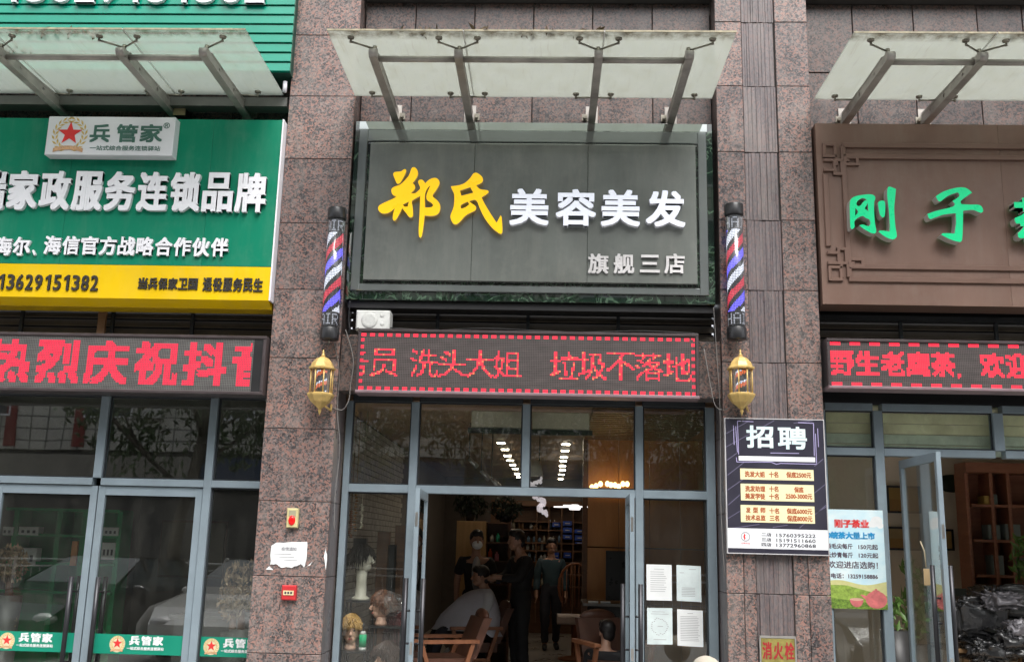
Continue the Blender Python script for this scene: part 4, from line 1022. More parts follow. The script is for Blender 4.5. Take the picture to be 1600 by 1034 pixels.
a, b = at(*j(112, 790), YP), at(*j(792, 945), YP); MB().box(x0 + .001, x1 - .001, YP - .0004, YP, b.z, a.z - .005).build('white_band', M('poster_white', (.82, .84, .87), .5, 0, .02), jp)
printed(jp, [JT('二店', 345, 410, 828, 850), JT('15760395222', 445, 708, 835, 858), JT('三店', 345, 410, 862, 884), JT('15191511660', 445, 708, 869, 892), JT('四店', 345, 410, 895, 918), JT('13772960868', 445, 710, 902, 925)], YP - .001, 'phone_line', INK, .0008)
c = at(*j(236, 853), YP); m = MB(); r_ = .042
for k in range(28):
    t0, t1 = k * math.pi / 14, (k + 1) * math.pi / 14
    m.add([(c.x + r_ * math.cos(t0), YP - .001, c.z + r_ * math.sin(t0)), (c.x + r_ * math.cos(t1), YP - .001, c.z + r_ * math.sin(t1)), (c.x + r_ * .8 * math.cos(t1), YP - .001, c.z + r_ * .8 * math.sin(t1)), (c.x + r_ * .8 * math.cos(t0), YP - .001, c.z + r_ * .8 * math.sin(t0))], [(0, 3, 2, 1)])
m.build('phone_ring', INKG, jp)
m = MB()
for k in range(7):
    t0, t1 = R(115 + k * 18), R(115 + (k + 1) * 18); ri, ro = .012, .026
    if k in (0, 6): ro = .032
    m.add([(c.x + .008 + ro * math.cos(t0), YP - .0012, c.z + ro * math.sin(t0)), (c.x + .008 + ro * math.cos(t1), YP - .0012, c.z + ro * math.sin(t1)), (c.x + .008 + ri * math.cos(t1), YP - .0012, c.z + ri * math.sin(t1)), (c.x + .008 + ri * math.cos(t0), YP - .0012, c.z + ri * math.sin(t0))], [(0, 1, 2, 3)])
letters_flat(m, '招聘热线', c.x - .04, c.x + .04, c.z - .066, c.z - .05, YP - .0012); m.build('phone_symbol', REDINK, jp)

# ------------------------------------------------------------------ tea poster on the right pane
tp = empty('tea_poster', (2.9, .38, 1.08), 'pale blue tea poster with a red teapot on the glass right of the pillar', 'poster')
tx0, tx1, tz0, tz1 = 2.57, at(1383, 870, .385).x, at(1385, 952, .385).z, at(1381, 797, .385).z
SKYB = NT('poster_sky'); v = SKYB.coord(False, (1, 1, 1.6)); nz = SKYB.noise(v, 3.5, 5)
SKYB.l(SKYB.ramp(nz, ((.35, (.50, .74, .84)), (.6, (.68, .84, .88)), (.75, (.85, .9, .9)))), SKYB.p.inputs['Base Color']); SKYB.p.inputs['Roughness'].default_value = .5
YT = .385
MB().box(tx0, tx1, YT, YT + .004, tz0, tz1).build('sheet', SKYB.m, tp)
def hillpoly(f0, f1, y, name, mt):
    n = 16; m = MB()
    for k in range(n):
        a, b = tx0 + (tx1 - tx0) * k / n, tx0 + (tx1 - tx0) * (k + 1) / n; u0, u1 = k / n, (k + 1) / n
        m.add([(a, y, tz0 + f0(u0)), (b, y, tz0 + f0(u1)), (b, y, tz0 + f1(u1)), (a, y, tz0 + f1(u0))], [(0, 1, 2, 3)])
    return m.build(name, mt, tp)
hillpoly(lambda u: 0, lambda u: .235 + .02 * math.sin(u * 7), YT - .0005, 'far_hills', M('print_hills', (.60, .58, .26), .6, 0, .15, 9))
hillpoly(lambda u: 0, lambda u: .21 - .14 * max(0, u - .35), YT - .001, 'tea_field', M('print_field', (.26, .38, .06), .6, 0, .4, 30))
hillpoly(lambda u: 0, lambda u: .10 - .06 * u, YT - .0015, 'tea_leaves', M('print_leaves', (.14, .24, .03), .6, 0, .7, 60))
PK = M('print_teapot', (.62, .16, .16), .6, 0, .3, 12)
def disc2(m, cx, cz, rx, rz, y, a0=0, a1=360, n=20):
    m.add([(cx, y, cz)] + [(cx + rx * math.cos(R(a0 + (a1 - a0) * k / n)), y, cz + rz * math.sin(R(a0 + (a1 - a0) * k / n))) for k in range(n + 1)], [(0, k + 1, k + 2) for k in range(n)])
m = MB(); cx = tx1 - .10; disc2(m, cx, tz0 + .085, .098, .078, YT - .002); disc2(m, cx, tz0 + .158, .035, .014, YT - .0022); disc2(m, cx, tz0 + .172, .012, .012, YT - .0023)
m.add([(cx - .07, YT - .0021, tz0 + .06), (cx - .145, YT - .0021, tz0 + .125), (cx - .13, YT - .0021, tz0 + .13), (cx - .06, YT - .0021, tz0 + .11)], [(3, 2, 1, 0)]); m.build('printed_teapot', PK, tp)
m = MB(); cx = tx1 - .28; disc2(m, cx, tz0 + .085, .062, .068, YT - .002, 180, 360); m.build('printed_cup', PK, tp)
m = MB(); disc2(m, cx, tz0 + .085, .062, .012, YT - .0025); m.build('printed_tea', M('print_tea', (.70, .40, .30), .6), tp)
m = MB(); disc2(m, tx1 - .06, tz1 - .10, .055, .045, YT - .0005); disc2(m, tx1 - .10, tz1 - .13, .05, .03, YT - .0007); disc2(m, tx1 - .03, tz1 - .14, .03, .03, YT - .0009); m.build('printed_cloud', M('print_cloud', (.84, .86, .86), .6), tp)
j2 = lambda x, y: (1120 + x / 3.333, 780 + y / 3.333)
def T2_(s, a, b, c, d): return (s, j2(a, 0)[0], j2(b, 0)[0], j2(0, c)[1], j2(0, d)[1])
printed(tp, [T2_('刚子茶业', 615, 790, 106, 145)], YT - .0015, 'red_title', REDINK, .0045)
printed(tp, [T2_('0皖茶大量上市', 575, 822, 170, 204)], YT - .0015, 'blue_title', M('blue_ink', (.01, .30, .62), .6), .0035)
printed(tp, [T2_('最毛尖每斤', 570, 706, 229, 256), T2_('150元起', 738, 838, 234, 260), T2_('云炒青每斤', 570, 708, 274, 302), T2_('120元起', 740, 840, 278, 304), T2_('欢迎进店选购！', 580, 838, 322, 358), T2_('购电话：13259158886', 565, 838, 385, 411)], YT - .0015, 'print_line', M('grey_brown_ink', (.10, .07, .10), .7), .0012)
# papers on the glass right of the door
for k, (a, b, c, d, lab) in enumerate(((1010, 881, 1050, 938, 'plain printed sheet, upper left of four papers on the barber glass'), (1057, 882, 1096, 939, 'printed sheet, upper right of four papers on the barber glass'),
        (1011, 949, 1051, 1007, 'sheet with a round drawing, lower left of four papers on the barber glass'), (1058, 951, 1099, 1009, 'lined sheet, lower right of four papers on the barber glass'))):
    e = empty('paper_notice', (at(a, c, .44).x, .44, at(a, d, .44).z), lab, 'notice', 'papers taped inside the barber glass')
    p, q_ = at(a, b, .444), at(c, d, .444); sk = [0, .006, -.004, .008][k]
    poly_sheet([Vector((p.x, .444, q_.z)), Vector((q_.x, .444, q_.z - sk)), Vector((q_.x, .444, p.z - sk)), Vector((p.x, .444, p.z))][::1], .0012).build('sheet', [PAPER, M('paper_blue', (.66, .74, .74), .7), M('paper_blue', (.66, .74, .74), .7), PAPER][k], e)
    m = MB(); wd, hh = q_.x - p.x, p.z - q_.z; r = random.Random(k); y = .4434
    rows = {0: [(.12, .3, .7)] + [(.2 + i * .06, .15, .85 - r.random() * .2) for i in range(10)], 1: [(.1, .5, .8), (.2, .12, .3)] + [(.62 + i * .045, .2, .75) for i in range(6)],
            2: [(.10, .2, .7), (.16, .15, .85), (.86, .25, .75)], 3: [(.09, .4, .62)] + [(.18 + i * .047, .12, .88 - r.random() * .1) for i in range(15)]}[k]
    for f, u, v_ in rows: m.box(p.x + wd * u, p.x + wd * v_, y - .0003, y, p.z - hh * f - .004 - sk / 2, p.z - hh * f - sk / 2)
    if k == 2:
        cx, cz = p.x + wd * .5, p.z - hh * .5
        for i in range(26):
            t = i * 2 * math.pi / 26; rr = .062 + .016 * r.random(); m.box(cx + rr * math.cos(t) - .006, cx + rr * math.cos(t) + .005, y - .0003, y, cz + rr * math.sin(t) - .003, cz + rr * math.sin(t) + .003)
        m.box(cx - .02, cx + .03, y - .0003, y, cz - .002, cz + .003)
    m.build('print', INKG, e)
# ------------------------------------------------------------------ interiors
from mathutils import noise as mnoise
def atz(px, py, z):
    d = CROT @ Vector(((px - 800) / F, -(py - 517) / F, -1)); return CAM + d * ((z - CAM.z) / d.z)
def room(x0, x1, y1, zc, wall, floor_m, ceil_m, skipl=False):
    struct('floor', MB().box(x0, x1, .52, y1, -.05, 0.0), floor_m)
    struct('ceiling', MB().box(x0, x1, .53, y1, zc, zc + .05), ceil_m)
    struct('back_wall', MB().box(x0, x1, y1, y1 + .1, -.02, zc + .05), wall)
    struct('side_wall', MB().box(x0 - .1, x0, .5, y1, -.02, zc + .05), wall)
    struct('side_wall', MB().box(x1, x1 + .1, .5, y1, -.02, zc + .05), wall)
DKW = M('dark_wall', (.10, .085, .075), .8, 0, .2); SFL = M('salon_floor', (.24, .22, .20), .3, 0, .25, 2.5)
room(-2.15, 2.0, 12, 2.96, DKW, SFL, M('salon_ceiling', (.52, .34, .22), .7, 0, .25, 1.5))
room(-6.2, -2.30, 6, 3.0, M('office_wall', (.20, .19, .16), .8), M('office_floor', (.2, .19, .17), .4), M('office_ceiling', (.2, .19, .17), .8))
TW = M('tea_wall', (.78, .68, .55), .85, 0, .06, 2)
room(2.45, 6.3, 3.4, 3.0, TW, M('tea_floor', (.40, .32, .25), .4), M('tea_ceiling_back', (.70, .66, .60), .8))
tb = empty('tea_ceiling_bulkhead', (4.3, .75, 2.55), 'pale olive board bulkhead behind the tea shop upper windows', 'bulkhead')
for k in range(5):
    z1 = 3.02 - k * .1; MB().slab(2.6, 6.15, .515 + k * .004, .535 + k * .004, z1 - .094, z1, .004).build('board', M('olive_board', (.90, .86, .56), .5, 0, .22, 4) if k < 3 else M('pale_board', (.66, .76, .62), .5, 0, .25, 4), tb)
# salon brick lining, left
br = empty('brick_wall', (-2.12, 2.5, 0), 'pale grey brick wall inside the barber shop, behind the left window', 'wall')
BRM = M('pale_brick', (.42, .40, .37), .8, 0, .3, 9, .3, 60)
bm0, o0 = MB().box(0, .022, 0, .235, 0, .062).mesh('brick', Vector((0, 0, 0))); bm0.materials.append(BRM)
cnt = 0; rest = MB()
for i in range(8):
    for j in range(41):
        y = .54 + i * .245 + (j % 2) * .12; z = .02 + j * .071
        if z > 2.86: continue
        if cnt < 296 and z > .45: link('brick', bm0, (-2.144 + rnd.uniform(0, .004), y, z), br); cnt += 1
        else: rest.box(-2.144, -2.122, y, y + .235, z, z + .062)
for i in range(8, 20):
    for j in range(41):
        y = .54 + i * .245 + (j % 2) * .12; z = .02 + j * .071
        if z <= 2.86: rest.box(-2.144, -2.122, y, y + .235, z, z + .062)
o = rest.build('far_bricks', BRM, br); o['kind'] = 'stuff'
WD1 = wood('oak_panel', (.42, .19, .065), (.60, .31, .12), (1, 1, .2)); WD2 = wood('walnut', (.10, .045, .02), (.17, .08, .035)); WD3 = wood('pale_ply', (.50, .31, .12), (.66, .43, .20), (6, 6, .5))
# wooden partition on the right
wp = empty('wood_partition', (1.1, 4.0, 0), 'orange brown wood panel partition on the right inside the barber shop', 'partition')
xs_ = [at(p, 800, 3.6).x for p in (918, 967, 1015, 1063)] + [1.98]
for a, b in zip(xs_, xs_[1:]):
    for z0, z1 in ((0, .9), (.9, 1.58), (1.59, 2.95)): MB().slab(a + .003, b - .003, 3.6, 3.63, z0 + .003, z1 - .003, .004).build('panel', WD1, wp)
MB().box(xs_[0] - .06, xs_[0] - .004, 3.58, 3.8, 0, 2.95).build('edge_post', WD2, wp)
# tall cabinet on the left
tc = empty('tall_cabinet', (-.9, 4.7, 0), 'tall pale wood cabinet beside product shelves at the back left of the barber shop', 'cabinet')
a = at(714, 813, 4.6); b = at(760, 813, 4.6); c = at(795, 813, 4.6)
MB().slab(a.x, b.x, 4.6, 5.0, 0, a.z, .005).build('door_panel', WD3, tc)
m = MB(); m.box(b.x + .002, c.x, 4.98, 5.0, 0, a.z)
for z in (.3, .7, 1.05, 1.35, 1.6, a.z - .03): m.box(b.x + .002, c.x, 4.62, 4.98, z, z + .02)
m.box(c.x, c.x + .03, 4.6, 5.0, 0, a.z); m.build('shelving', WD2, tc)
bot = [(1.37, .0, (.7, .12, .04), .16), (1.37, .09, (.7, .28, .36), .12), (1.62, .02, (.5, .5, .45), .10), (1.62, .10, (.05, .5, .3), .12), (1.07, .03, (.6, .55, .5), .14), (1.07, .12, (.12, .12, .4), .1)]
for k, (z, dx, cl, h) in enumerate(bot):
    x = b.x + .06 + dx; e = MB(); e.lathe((x, 4.68, 0), [(.028, z), (.03, z + h * .7), (.012, z + h * .85), (.012, z + h)], 10)
    e.build('product_bottle', M('bottle%d' % k, cl, .3), None, label=['orange product bottle on the cabinet shelf beside the masked man', 'pink product bottle on the cabinet shelf beside the masked man', 'pale bottle on the top shelf of the tall cabinet', 'green topped bottle on the top shelf of the tall cabinet', 'cream bottle on the lower shelf of the tall cabinet', 'dark blue bottle on the lower shelf of the tall cabinet'][k], cat='bottle')
DLF = M('dark_leaf', (.012, .022, .010), .6, 0, .4)
def leafball(mb, c, rx, ry, rz, n, s, seed, droop=0):
    r = random.Random(seed)
    for _ in range(n):
        u = Vector((r.gauss(0, 1), r.gauss(0, 1), r.gauss(0, 1))).normalized() * (r.random() ** .35)
        p = Vector(c) + Vector((u.x * rx, u.y * ry, u.z * rz - droop * (u.x * u.x)))
        q_ = Euler((r.uniform(0, 6.3), r.uniform(0, 6.3), r.uniform(0, 6.3))).to_matrix(); a = q_ @ Vector((s * r.uniform(.7, 1.3), 0, 0)); b_ = q_ @ Vector((0, s * .42, 0)); n_ = q_ @ Vector((0, 0, s * .12))
        mb.add([p - a, p + b_ * .9 + n_, p + a, p - b_ * .9 + n_], [(0, 1, 2), (0, 2, 3)])
    return mb
for px, py, lab, sd_ in ((735, 795, 'dark trailing plant on top of the tall cabinet, left one', 4), (790, 800, 'dark trailing plant on top of the tall cabinet, right one', 9)):
    c = at(px, py, 4.75); e = empty('potted_plant', (c.x, c.y, a.z), lab, 'plant')
    MB().lathe((c.x, c.y, 0), [(.06, a.z + .002), (.09, a.z + .13)], 12).build('pot', BLK2, e); leafball(MB(), (c.x, c.y, c.z + .05), .24, .16, .17, 260, .05, sd_).build('foliage', DLF, e, kind='stuff')
# product wall at the far end
bs = empty('product_shelving', (.2, 9.9, 0), 'dark product shelving with rows of bottles across the back of the barber shop', 'shelving')
xa, xb = at(798, 850, 9.8).x, at(918, 850, 9.8).x; zt = at(850, 790, 9.8).z
m = MB(); m.box(xa - .4, xb + .5, 9.98, 10.0, 0, zt + .1)
zz = [at(850, y_, 9.8).z for y_ in (790, 815, 828, 848, 860, 878, 897, 915)]
for z in zz: m.box(xa, xb + .3, 9.6, 9.98, z - .012, z + .012)
for px in (798, 838, 857, 877, 895, 916): x = at(px, 850, 9.8).x; m.box(x - .012, x + .012, 9.59, 9.97, .2, zt)
m.build('carcass', WD2, bs)
BLU = M('blue_box', (.02, .07, .42), .35, 0, .2)
for px0, px1, py0, py1 in ((879, 894, 813, 822), (879, 894, 823, 833), (879, 894, 834, 843), (897, 914, 826, 834), (897, 914, 835, 845), (862, 876, 815, 824), (880, 893, 862, 872), (898, 912, 846, 850), (862, 874, 862, 874)):
    p, q_ = at(px0, py0, 9.65), at(px1, py1, 9.65); d = MB().slab(p.x + .01, q_.x - .01, 9.56, 9.9, q_.z + .008, p.z - .008, .004).build('drawer', BLU, bs)
    MB().box((p.x + q_.x) / 2 - .04, (p.x + q_.x) / 2 + .04, 9.545, 9.559, (p.z + q_.z) / 2 - .008, (p.z + q_.z) / 2 + .008).build('pull', M('pull', (.5, .5, .5), .3, .6), d)
r = random.Random(5); bb = {k: MB() for k in range(4)}
for z in zz[2:]:
    x = xa + .05
    while x < at(875, 850, 9.8).x:
        h = r.uniform(.10, .2); rr_ = r.uniform(.018, .032)
        if r.random() < .8: bb[r.randrange(4)].lathe((x, 9.7, 0), [(rr_, z + .013), (rr_, z + h * .75), (rr_ * .4, z + h * .85), (rr_ * .4, z + h)], 6)
        x += r.uniform(.06, .11)
for k, cl in enumerate(((.5, .45, .35), (.25, .15, .08), (.12, .2, .3), (.5, .5, .5))): bb[k].build('bottles', M('far_bottle%d' % k, cl, .35), bs, kind='stuff')
# ceiling lights
LMP = emit('lamp_warm', (1, .84, .62), 36.0, (.6, .6, .55)); LMPW = emit('lamp_white', (1, .96, .92), 1.1, (.6, .6, .6))
rows_ = [(783, 692), (789, 702), (793, 712), (797, 719), (801, 726), (805, 732), (808, 740), (811, 745), (884, 694), (883, 704), (881, 714), (880, 720), (879, 728), (879, 734), (877, 741), (876, 748)]
for k, (px, py) in enumerate(rows_):
    c = atz(px, py, 2.94); hw = .05; dl = .03
    e = empty('ceiling_lamp', (c.x, c.y, 2.93), '%s lit ceiling lamp from the window in the %s row' % (['nearest', 'second', 'third', 'fourth', 'fifth', 'sixth', 'seventh', 'farthest'][k % 8], 'left' if k < 8 else 'right'), 'ceiling lamp', 'rows of lit ceiling lamps in the barber shop')
    MB().box(c.x - hw - .02, c.x + hw + .02, c.y - dl - .02, c.y + dl + .02, 2.944, 2.959).build('frame', M('lamp_frame', (.4, .4, .4), .5), e)
    MB().box(c.x - hw, c.x + hw, c.y - dl, c.y + dl, 2.932, 2.943).build('diffuser', LMP, e)
for p0, p1, lab in (((737, 641), (817, 669), 'left'), ((832, 643), (921, 672), 'right')):
    p, q_ = at(*p0, .62), at(*p1, .62)
    e = MB().slab(p.x, q_.x, .62, .68, q_.z, p.z, .01).build('bulkhead_panel', M('beige_panel', (.80, .70, .54), .7, 0, .08, 3), None, label='beige panel hanging under the barber shop ceiling, %s one seen through the upper glass' % lab, cat='panel')
    MB().box(p.x - .03, q_.x + .03, .61, .69, q_.z - .05, q_.z - .003).build('bottom_rail', FRD, e)
ct = MB()
bp = empty('slatted_ceiling', (1.1, 1.8, 2.9), 'slatted wooden ceiling panel inside the barber shop at the upper right', 'ceiling panel')
for k in range(16): MB().box(.45, 1.75, .7 + k * .17, .7 + k * .17 + .10, 2.905, 2.945).build('slat', wood('ceiling_wood', (.16, .09, .05), (.26, .15, .08), (1, 8, 1)), bp)
# chandelier and flat lamp
c = at(842, 776, 2.6); ch = empty('crystal_chandelier', (c.x, 2.6, 2.9), 'lit spiral crystal chandelier hanging in the barber shop doorway', 'chandelier')
r = random.Random(2); m = MB()
for k in range(110):
    t = k / 110; a_ = t * 19; rr_ = .085 * (1 - t * .55); m.ball((c.x - .06 + t * .12 + rr_ * math.cos(a_), 2.6 + rr_ * math.sin(a_), c.z + .20 - t * .40 + r.uniform(-.02, .02)), .016, .016, .022, 6, 4)
m.build('crystals', emit('crystal', (.95, .86, .9), .22, (.75, .72, .74)), ch, kind='stuff'); MB().tube([(c.x, 2.6, c.z + .2), (c.x, 2.6, 2.95)], .006, 6).build('wire', BLACK, ch)
m = MB(); m.lathe((c.x - .05, 2.6, 0), [(.10, c.z + .24), (.06, c.z + .42)], 14); m.build('shade', M('shade_cream', (.65, .62, .5), .7), ch)
c = at(898, 791, 6.5); fl_ = empty('flat_ceiling_lamp', (c.x, 6.5, c.z), 'lit flat white lamp with blades deep in the barber shop', 'lamp')
m = MB()
for k in range(3): a_ = k * 2.1 + .2; m.obox((c.x + .22 * math.cos(a_), 6.5 + .22 * math.sin(a_), c.z), (math.cos(a_) * .2, math.sin(a_) * .2, 0), (-math.sin(a_) * .06, math.cos(a_) * .06, 0), (0, 0, .008))
m.build('blade', LMPW, fl_); MB().lathe((c.x, 6.5, c.z), [(.08, -.05), (.1, 0), (.05, .03)], 16).build('lamp', LMPW, fl_)
wc = empty('gold_wall_lights', (at(950, 757, 3.4).x, 3.4, 2.15), 'cluster of warm lit wall lights at the top of the wood partition', 'lamp')
m = MB(); r = random.Random(8)
for px in range(926, 985, 7): q_ = at(px + r.uniform(-2, 2), 757 + r.uniform(-3, 4), 3.4); m.ball(q_, .028, .028, .035, 8, 6)
m.build('bulb', emit('bulb_warm', (1, .60, .22), 4.5, (.6, .5, .3)), wc); a, b = at(922, 762, 3.42), at(985, 762, 3.42); MB().box(a.x, b.x, 3.42, 3.46, a.z - .03, a.z).build('rail', WD2, wc)
for k, (px, py) in enumerate(((733, 716), (752, 735), (768, 747))):
    c = at(px, py, 2.2); s_ = empty('spotlight', tuple(c), ['upper track spotlight seen through the upper glass', 'middle track spotlight seen through the upper glass', 'lower track spotlight seen through the upper glass'][k], 'spotlight', 'silver track spotlights')
    MB().tube([c, c + Vector((.09, .05, -.09))], [.02, .032], 10).build('can', M('silver', (.6, .6, .6), .3, .8), s_); MB().tube([c, Vector((c.x, c.y, 2.95))], .006, 6).build('stem', BLACK, s_)
# black mirror station and counter on the right of the doorway
cn = empty('counter', (.55, 3.0, 0), 'black marble mirror station standing inside the doorway on the right', 'counter')
a = at(918, 925, 2.6).x; b = at(990, 925, 2.6).x; CB = M('counter_black', (.03, .03, .03), .2, 0, .5, 6)
MB().slab(a, b, 2.6, 2.66, 0, .93, .004).slab(b, b + .08, 2.6, 3.4, 0, .93, .004).build('body', CB, cn); MB().box(a - .05, b + .1, 2.55, 3.45, .932, .96).build('top', M('counter_top', (.20, .19, .18), .2), cn)
q_ = at(960, 880, 2.9); MB().slab(q_.x - .10, q_.x + .25, 2.9, 2.93, .98, 1.55, .004).build('screen', BLK2, None, label='black screen standing on the counter behind the right door leaf', cat='screen')
for px in (926, 945): q_ = at(px, 921, 2.8); MB().box(q_.x - .05, q_.x + .06, 2.7, 2.8, .962, .975).build('towel', PAPER, None, label='folded white towel on the counter, %s one' % ('left' if px == 926 else 'right'), cat='towel')

# ------------------------------------------------------------------ barber chairs
CHW = wood('chair_wood', (.20, .075, .035), (.30, .12, .055), (4, 1, 1)); LEA = M('brown_leather', (.10, .042, .026), .4, 0, .2, 12)
def chair(x, y, ang, label):
    root = empty('barber_chair', (x, y, 0), label, 'chair', 'brown barber chairs')
    Tm = Matrix.Translation((x, y, 0)) @ Matrix.Rotation(ang, 4, 'Z')
    def P(name, mb, mt): mb.tf(Tm).build(name, mt, root)
    P('seat', MB().slab(-.27, .27, -.28, .25, .34, .45, .03), LEA)
    m = MB(); m.obox((0, .33, .64), (.25, 0, 0), (0, .045, 0), (0, .08, .20)); P('backrest', m, LEA)
    m = MB(); m.ball((0, .42, .85), .21, .05, .08, 16, 8); P('headrest', m, LEA)
    for s in (-1, 1):
        P('armrest', MB().slab(s * .31 - .035, s * .31 + .035, -.34, .30, .60, .635, .008), CHW)
        m = MB(); m.bar((s * .31, -.30, .60), (s * .31, -.18, .24), .04, .04); m.bar((s * .31, .24, .60), (s * .31, .12, .24), .04, .04); m.bar((s * .31, -.2, .26), (s * .31, .16, .26), .035, .035); P('arm_frame', m, CHW)
    P('footrest', MB().slab(-.2, .2, -.62, -.42, .14, .17, .01).bar((0, -.5, .16), (0, -.2, .42), .04, .04), STEEL)
    P('pedestal', MB().lathe((0, 0, 0), [(.27, 0), (.27, .03), (.06, .06), (.05, .42)], 18), M('chrome', (.5, .5, .5), .2, 1))
    return root
chair(at(692, 1000, 1.6).x, 1.6, R(-70), 'brown barber chair in front, just inside the left door leaf')
c3 = chair(at(738, 950, 3.3).x, 3.3, R(-72), 'brown barber chair that the caped customer sits in')
chair(at(950, 1000, 1.7).x + .05, 1.7, R(20), 'brown barber chair behind the right door leaf')
rc = empty('rattan_chair', (at(898, 985, 5.8).x, 5.8, 0), 'rattan chair with a round back standing behind the walking man', 'chair')
m = MB(); cx = rc.location.x; pts = [(cx + .24 * math.cos(t), 5.95, 1.0 + .34 * math.sin(t)) for t in [R(-40 + k * 20) for k in range(14)]]; m.tube(pts, .018, 8); 
for k in range(7): xx = cx - .18 + k * .06; m.tube([(xx, 5.95, .72), (xx, 5.95, 1.0 + .34 * math.sqrt(max(0, 1 - ((xx - cx) / .24) ** 2)))], .008, 6)
m.build('backrest', CHW, rc); MB().slab(cx - .26, cx + .26, 5.5, 5.95, .50, .62, .02).build('seat', M('cushion', (.5, .44, .42), .8), rc); MB().lathe((cx, 5.72, 0), [(.24, 0), (.24, .03), (.05, .06), (.05, .5)], 16).build('base', CHW, rc)

# ------------------------------------------------------------------ people
SKIN = M('skin', (.40, .22, .15), .5, 0, .08, 10); HAIRB = M('hair_black', (.012, .010, .010), .45, 0, .4, 30, .5, 90)
def skinmesh(verts, edges, radii, levels=2):
    me = bpy.data.meshes.new('sk'); me.from_pydata(verts, edges, []); o = bpy.data.objects.new('sk', me); COL.objects.link(o)
    md = o.modifiers.new('s', 'SKIN'); md.use_smooth_shade = True; md.branch_smoothing = .4
    if not me.skin_vertices: me.skin_vertices.new()
    for i, r_ in enumerate(radii):
        sv = me.skin_vertices[0].data[i]; sv.radius = r_ if hasattr(r_, '__len__') else (r_, r_); sv.use_root = (i == 0)
    sb = o.modifiers.new('u', 'SUBSURF'); sb.levels = levels; sb.render_levels = levels
    bpy.context.view_layer.update(); ev = bpy.data.meshes.new_from_object(o.evaluated_get(bpy.context.evaluated_depsgraph_get()))
    r_ = ([v.co.copy() for v in ev.vertices], [tuple(p.vertices) for p in ev.polygons]); bpy.data.objects.remove(o); bpy.data.meshes.remove(ev); bpy.data.meshes.remove(me); return r_
STAND = {'pelvis': (0, 0, .96), 'waist': (0, .01, 1.10), 'chest': (0, .01, 1.30), 'neckb': (0, .015, 1.43), 'neck': (0, 0, 1.50), 'head': (0, -.015, 1.61),
         'shL': (-.18, .01, 1.39), 'elL': (-.23, .02, 1.12), 'wrL': (-.24, -.06, .88), 'haL': (-.24, -.09, .80), 'shR': (.18, .01, 1.39), 'elR': (.23, .02, 1.12), 'wrR': (.24, -.06, .88), 'haR': (.24, -.09, .80),
         'hiL': (-.09, 0, .90), 'knL': (-.10, -.02, .50), 'anL': (-.10, .02, .08), 'toL': (-.11, -.13, .035), 'hiR': (.09, 0, .90), 'knR': (.10, -.02, .50), 'anR': (.10, .02, .08), 'toR': (.11, -.13, .035)}
ED = [('pelvis', 'waist'), ('waist', 'chest'), ('chest', 'neckb'), ('neckb', 'neck'), ('neck', 'head'), ('chest', 'shL'), ('shL', 'elL'), ('elL', 'wrL'), ('wrL', 'haL'), ('chest', 'shR'), ('shR', 'elR'), ('elR', 'wrR'), ('wrR', 'haR'),
      ('pelvis', 'hiL'), ('hiL', 'knL'), ('knL', 'anL'), ('anL', 'toL'), ('pelvis', 'hiR'), ('hiR', 'knR'), ('knR', 'anR'), ('anR', 'toR')]
RD = {'pelvis': (.13, .105), 'waist': (.125, .10), 'chest': (.145, .11), 'neckb': (.075, .065), 'neck': .052, 'head': (.07, .085), 'sh': .062, 'el': .043, 'wr': .03, 'ha': .034, 'hi': .088, 'kn': .06, 'an': .042, 'to': .038}
def rad(k): return RD.get(k) or RD[k[:2]]
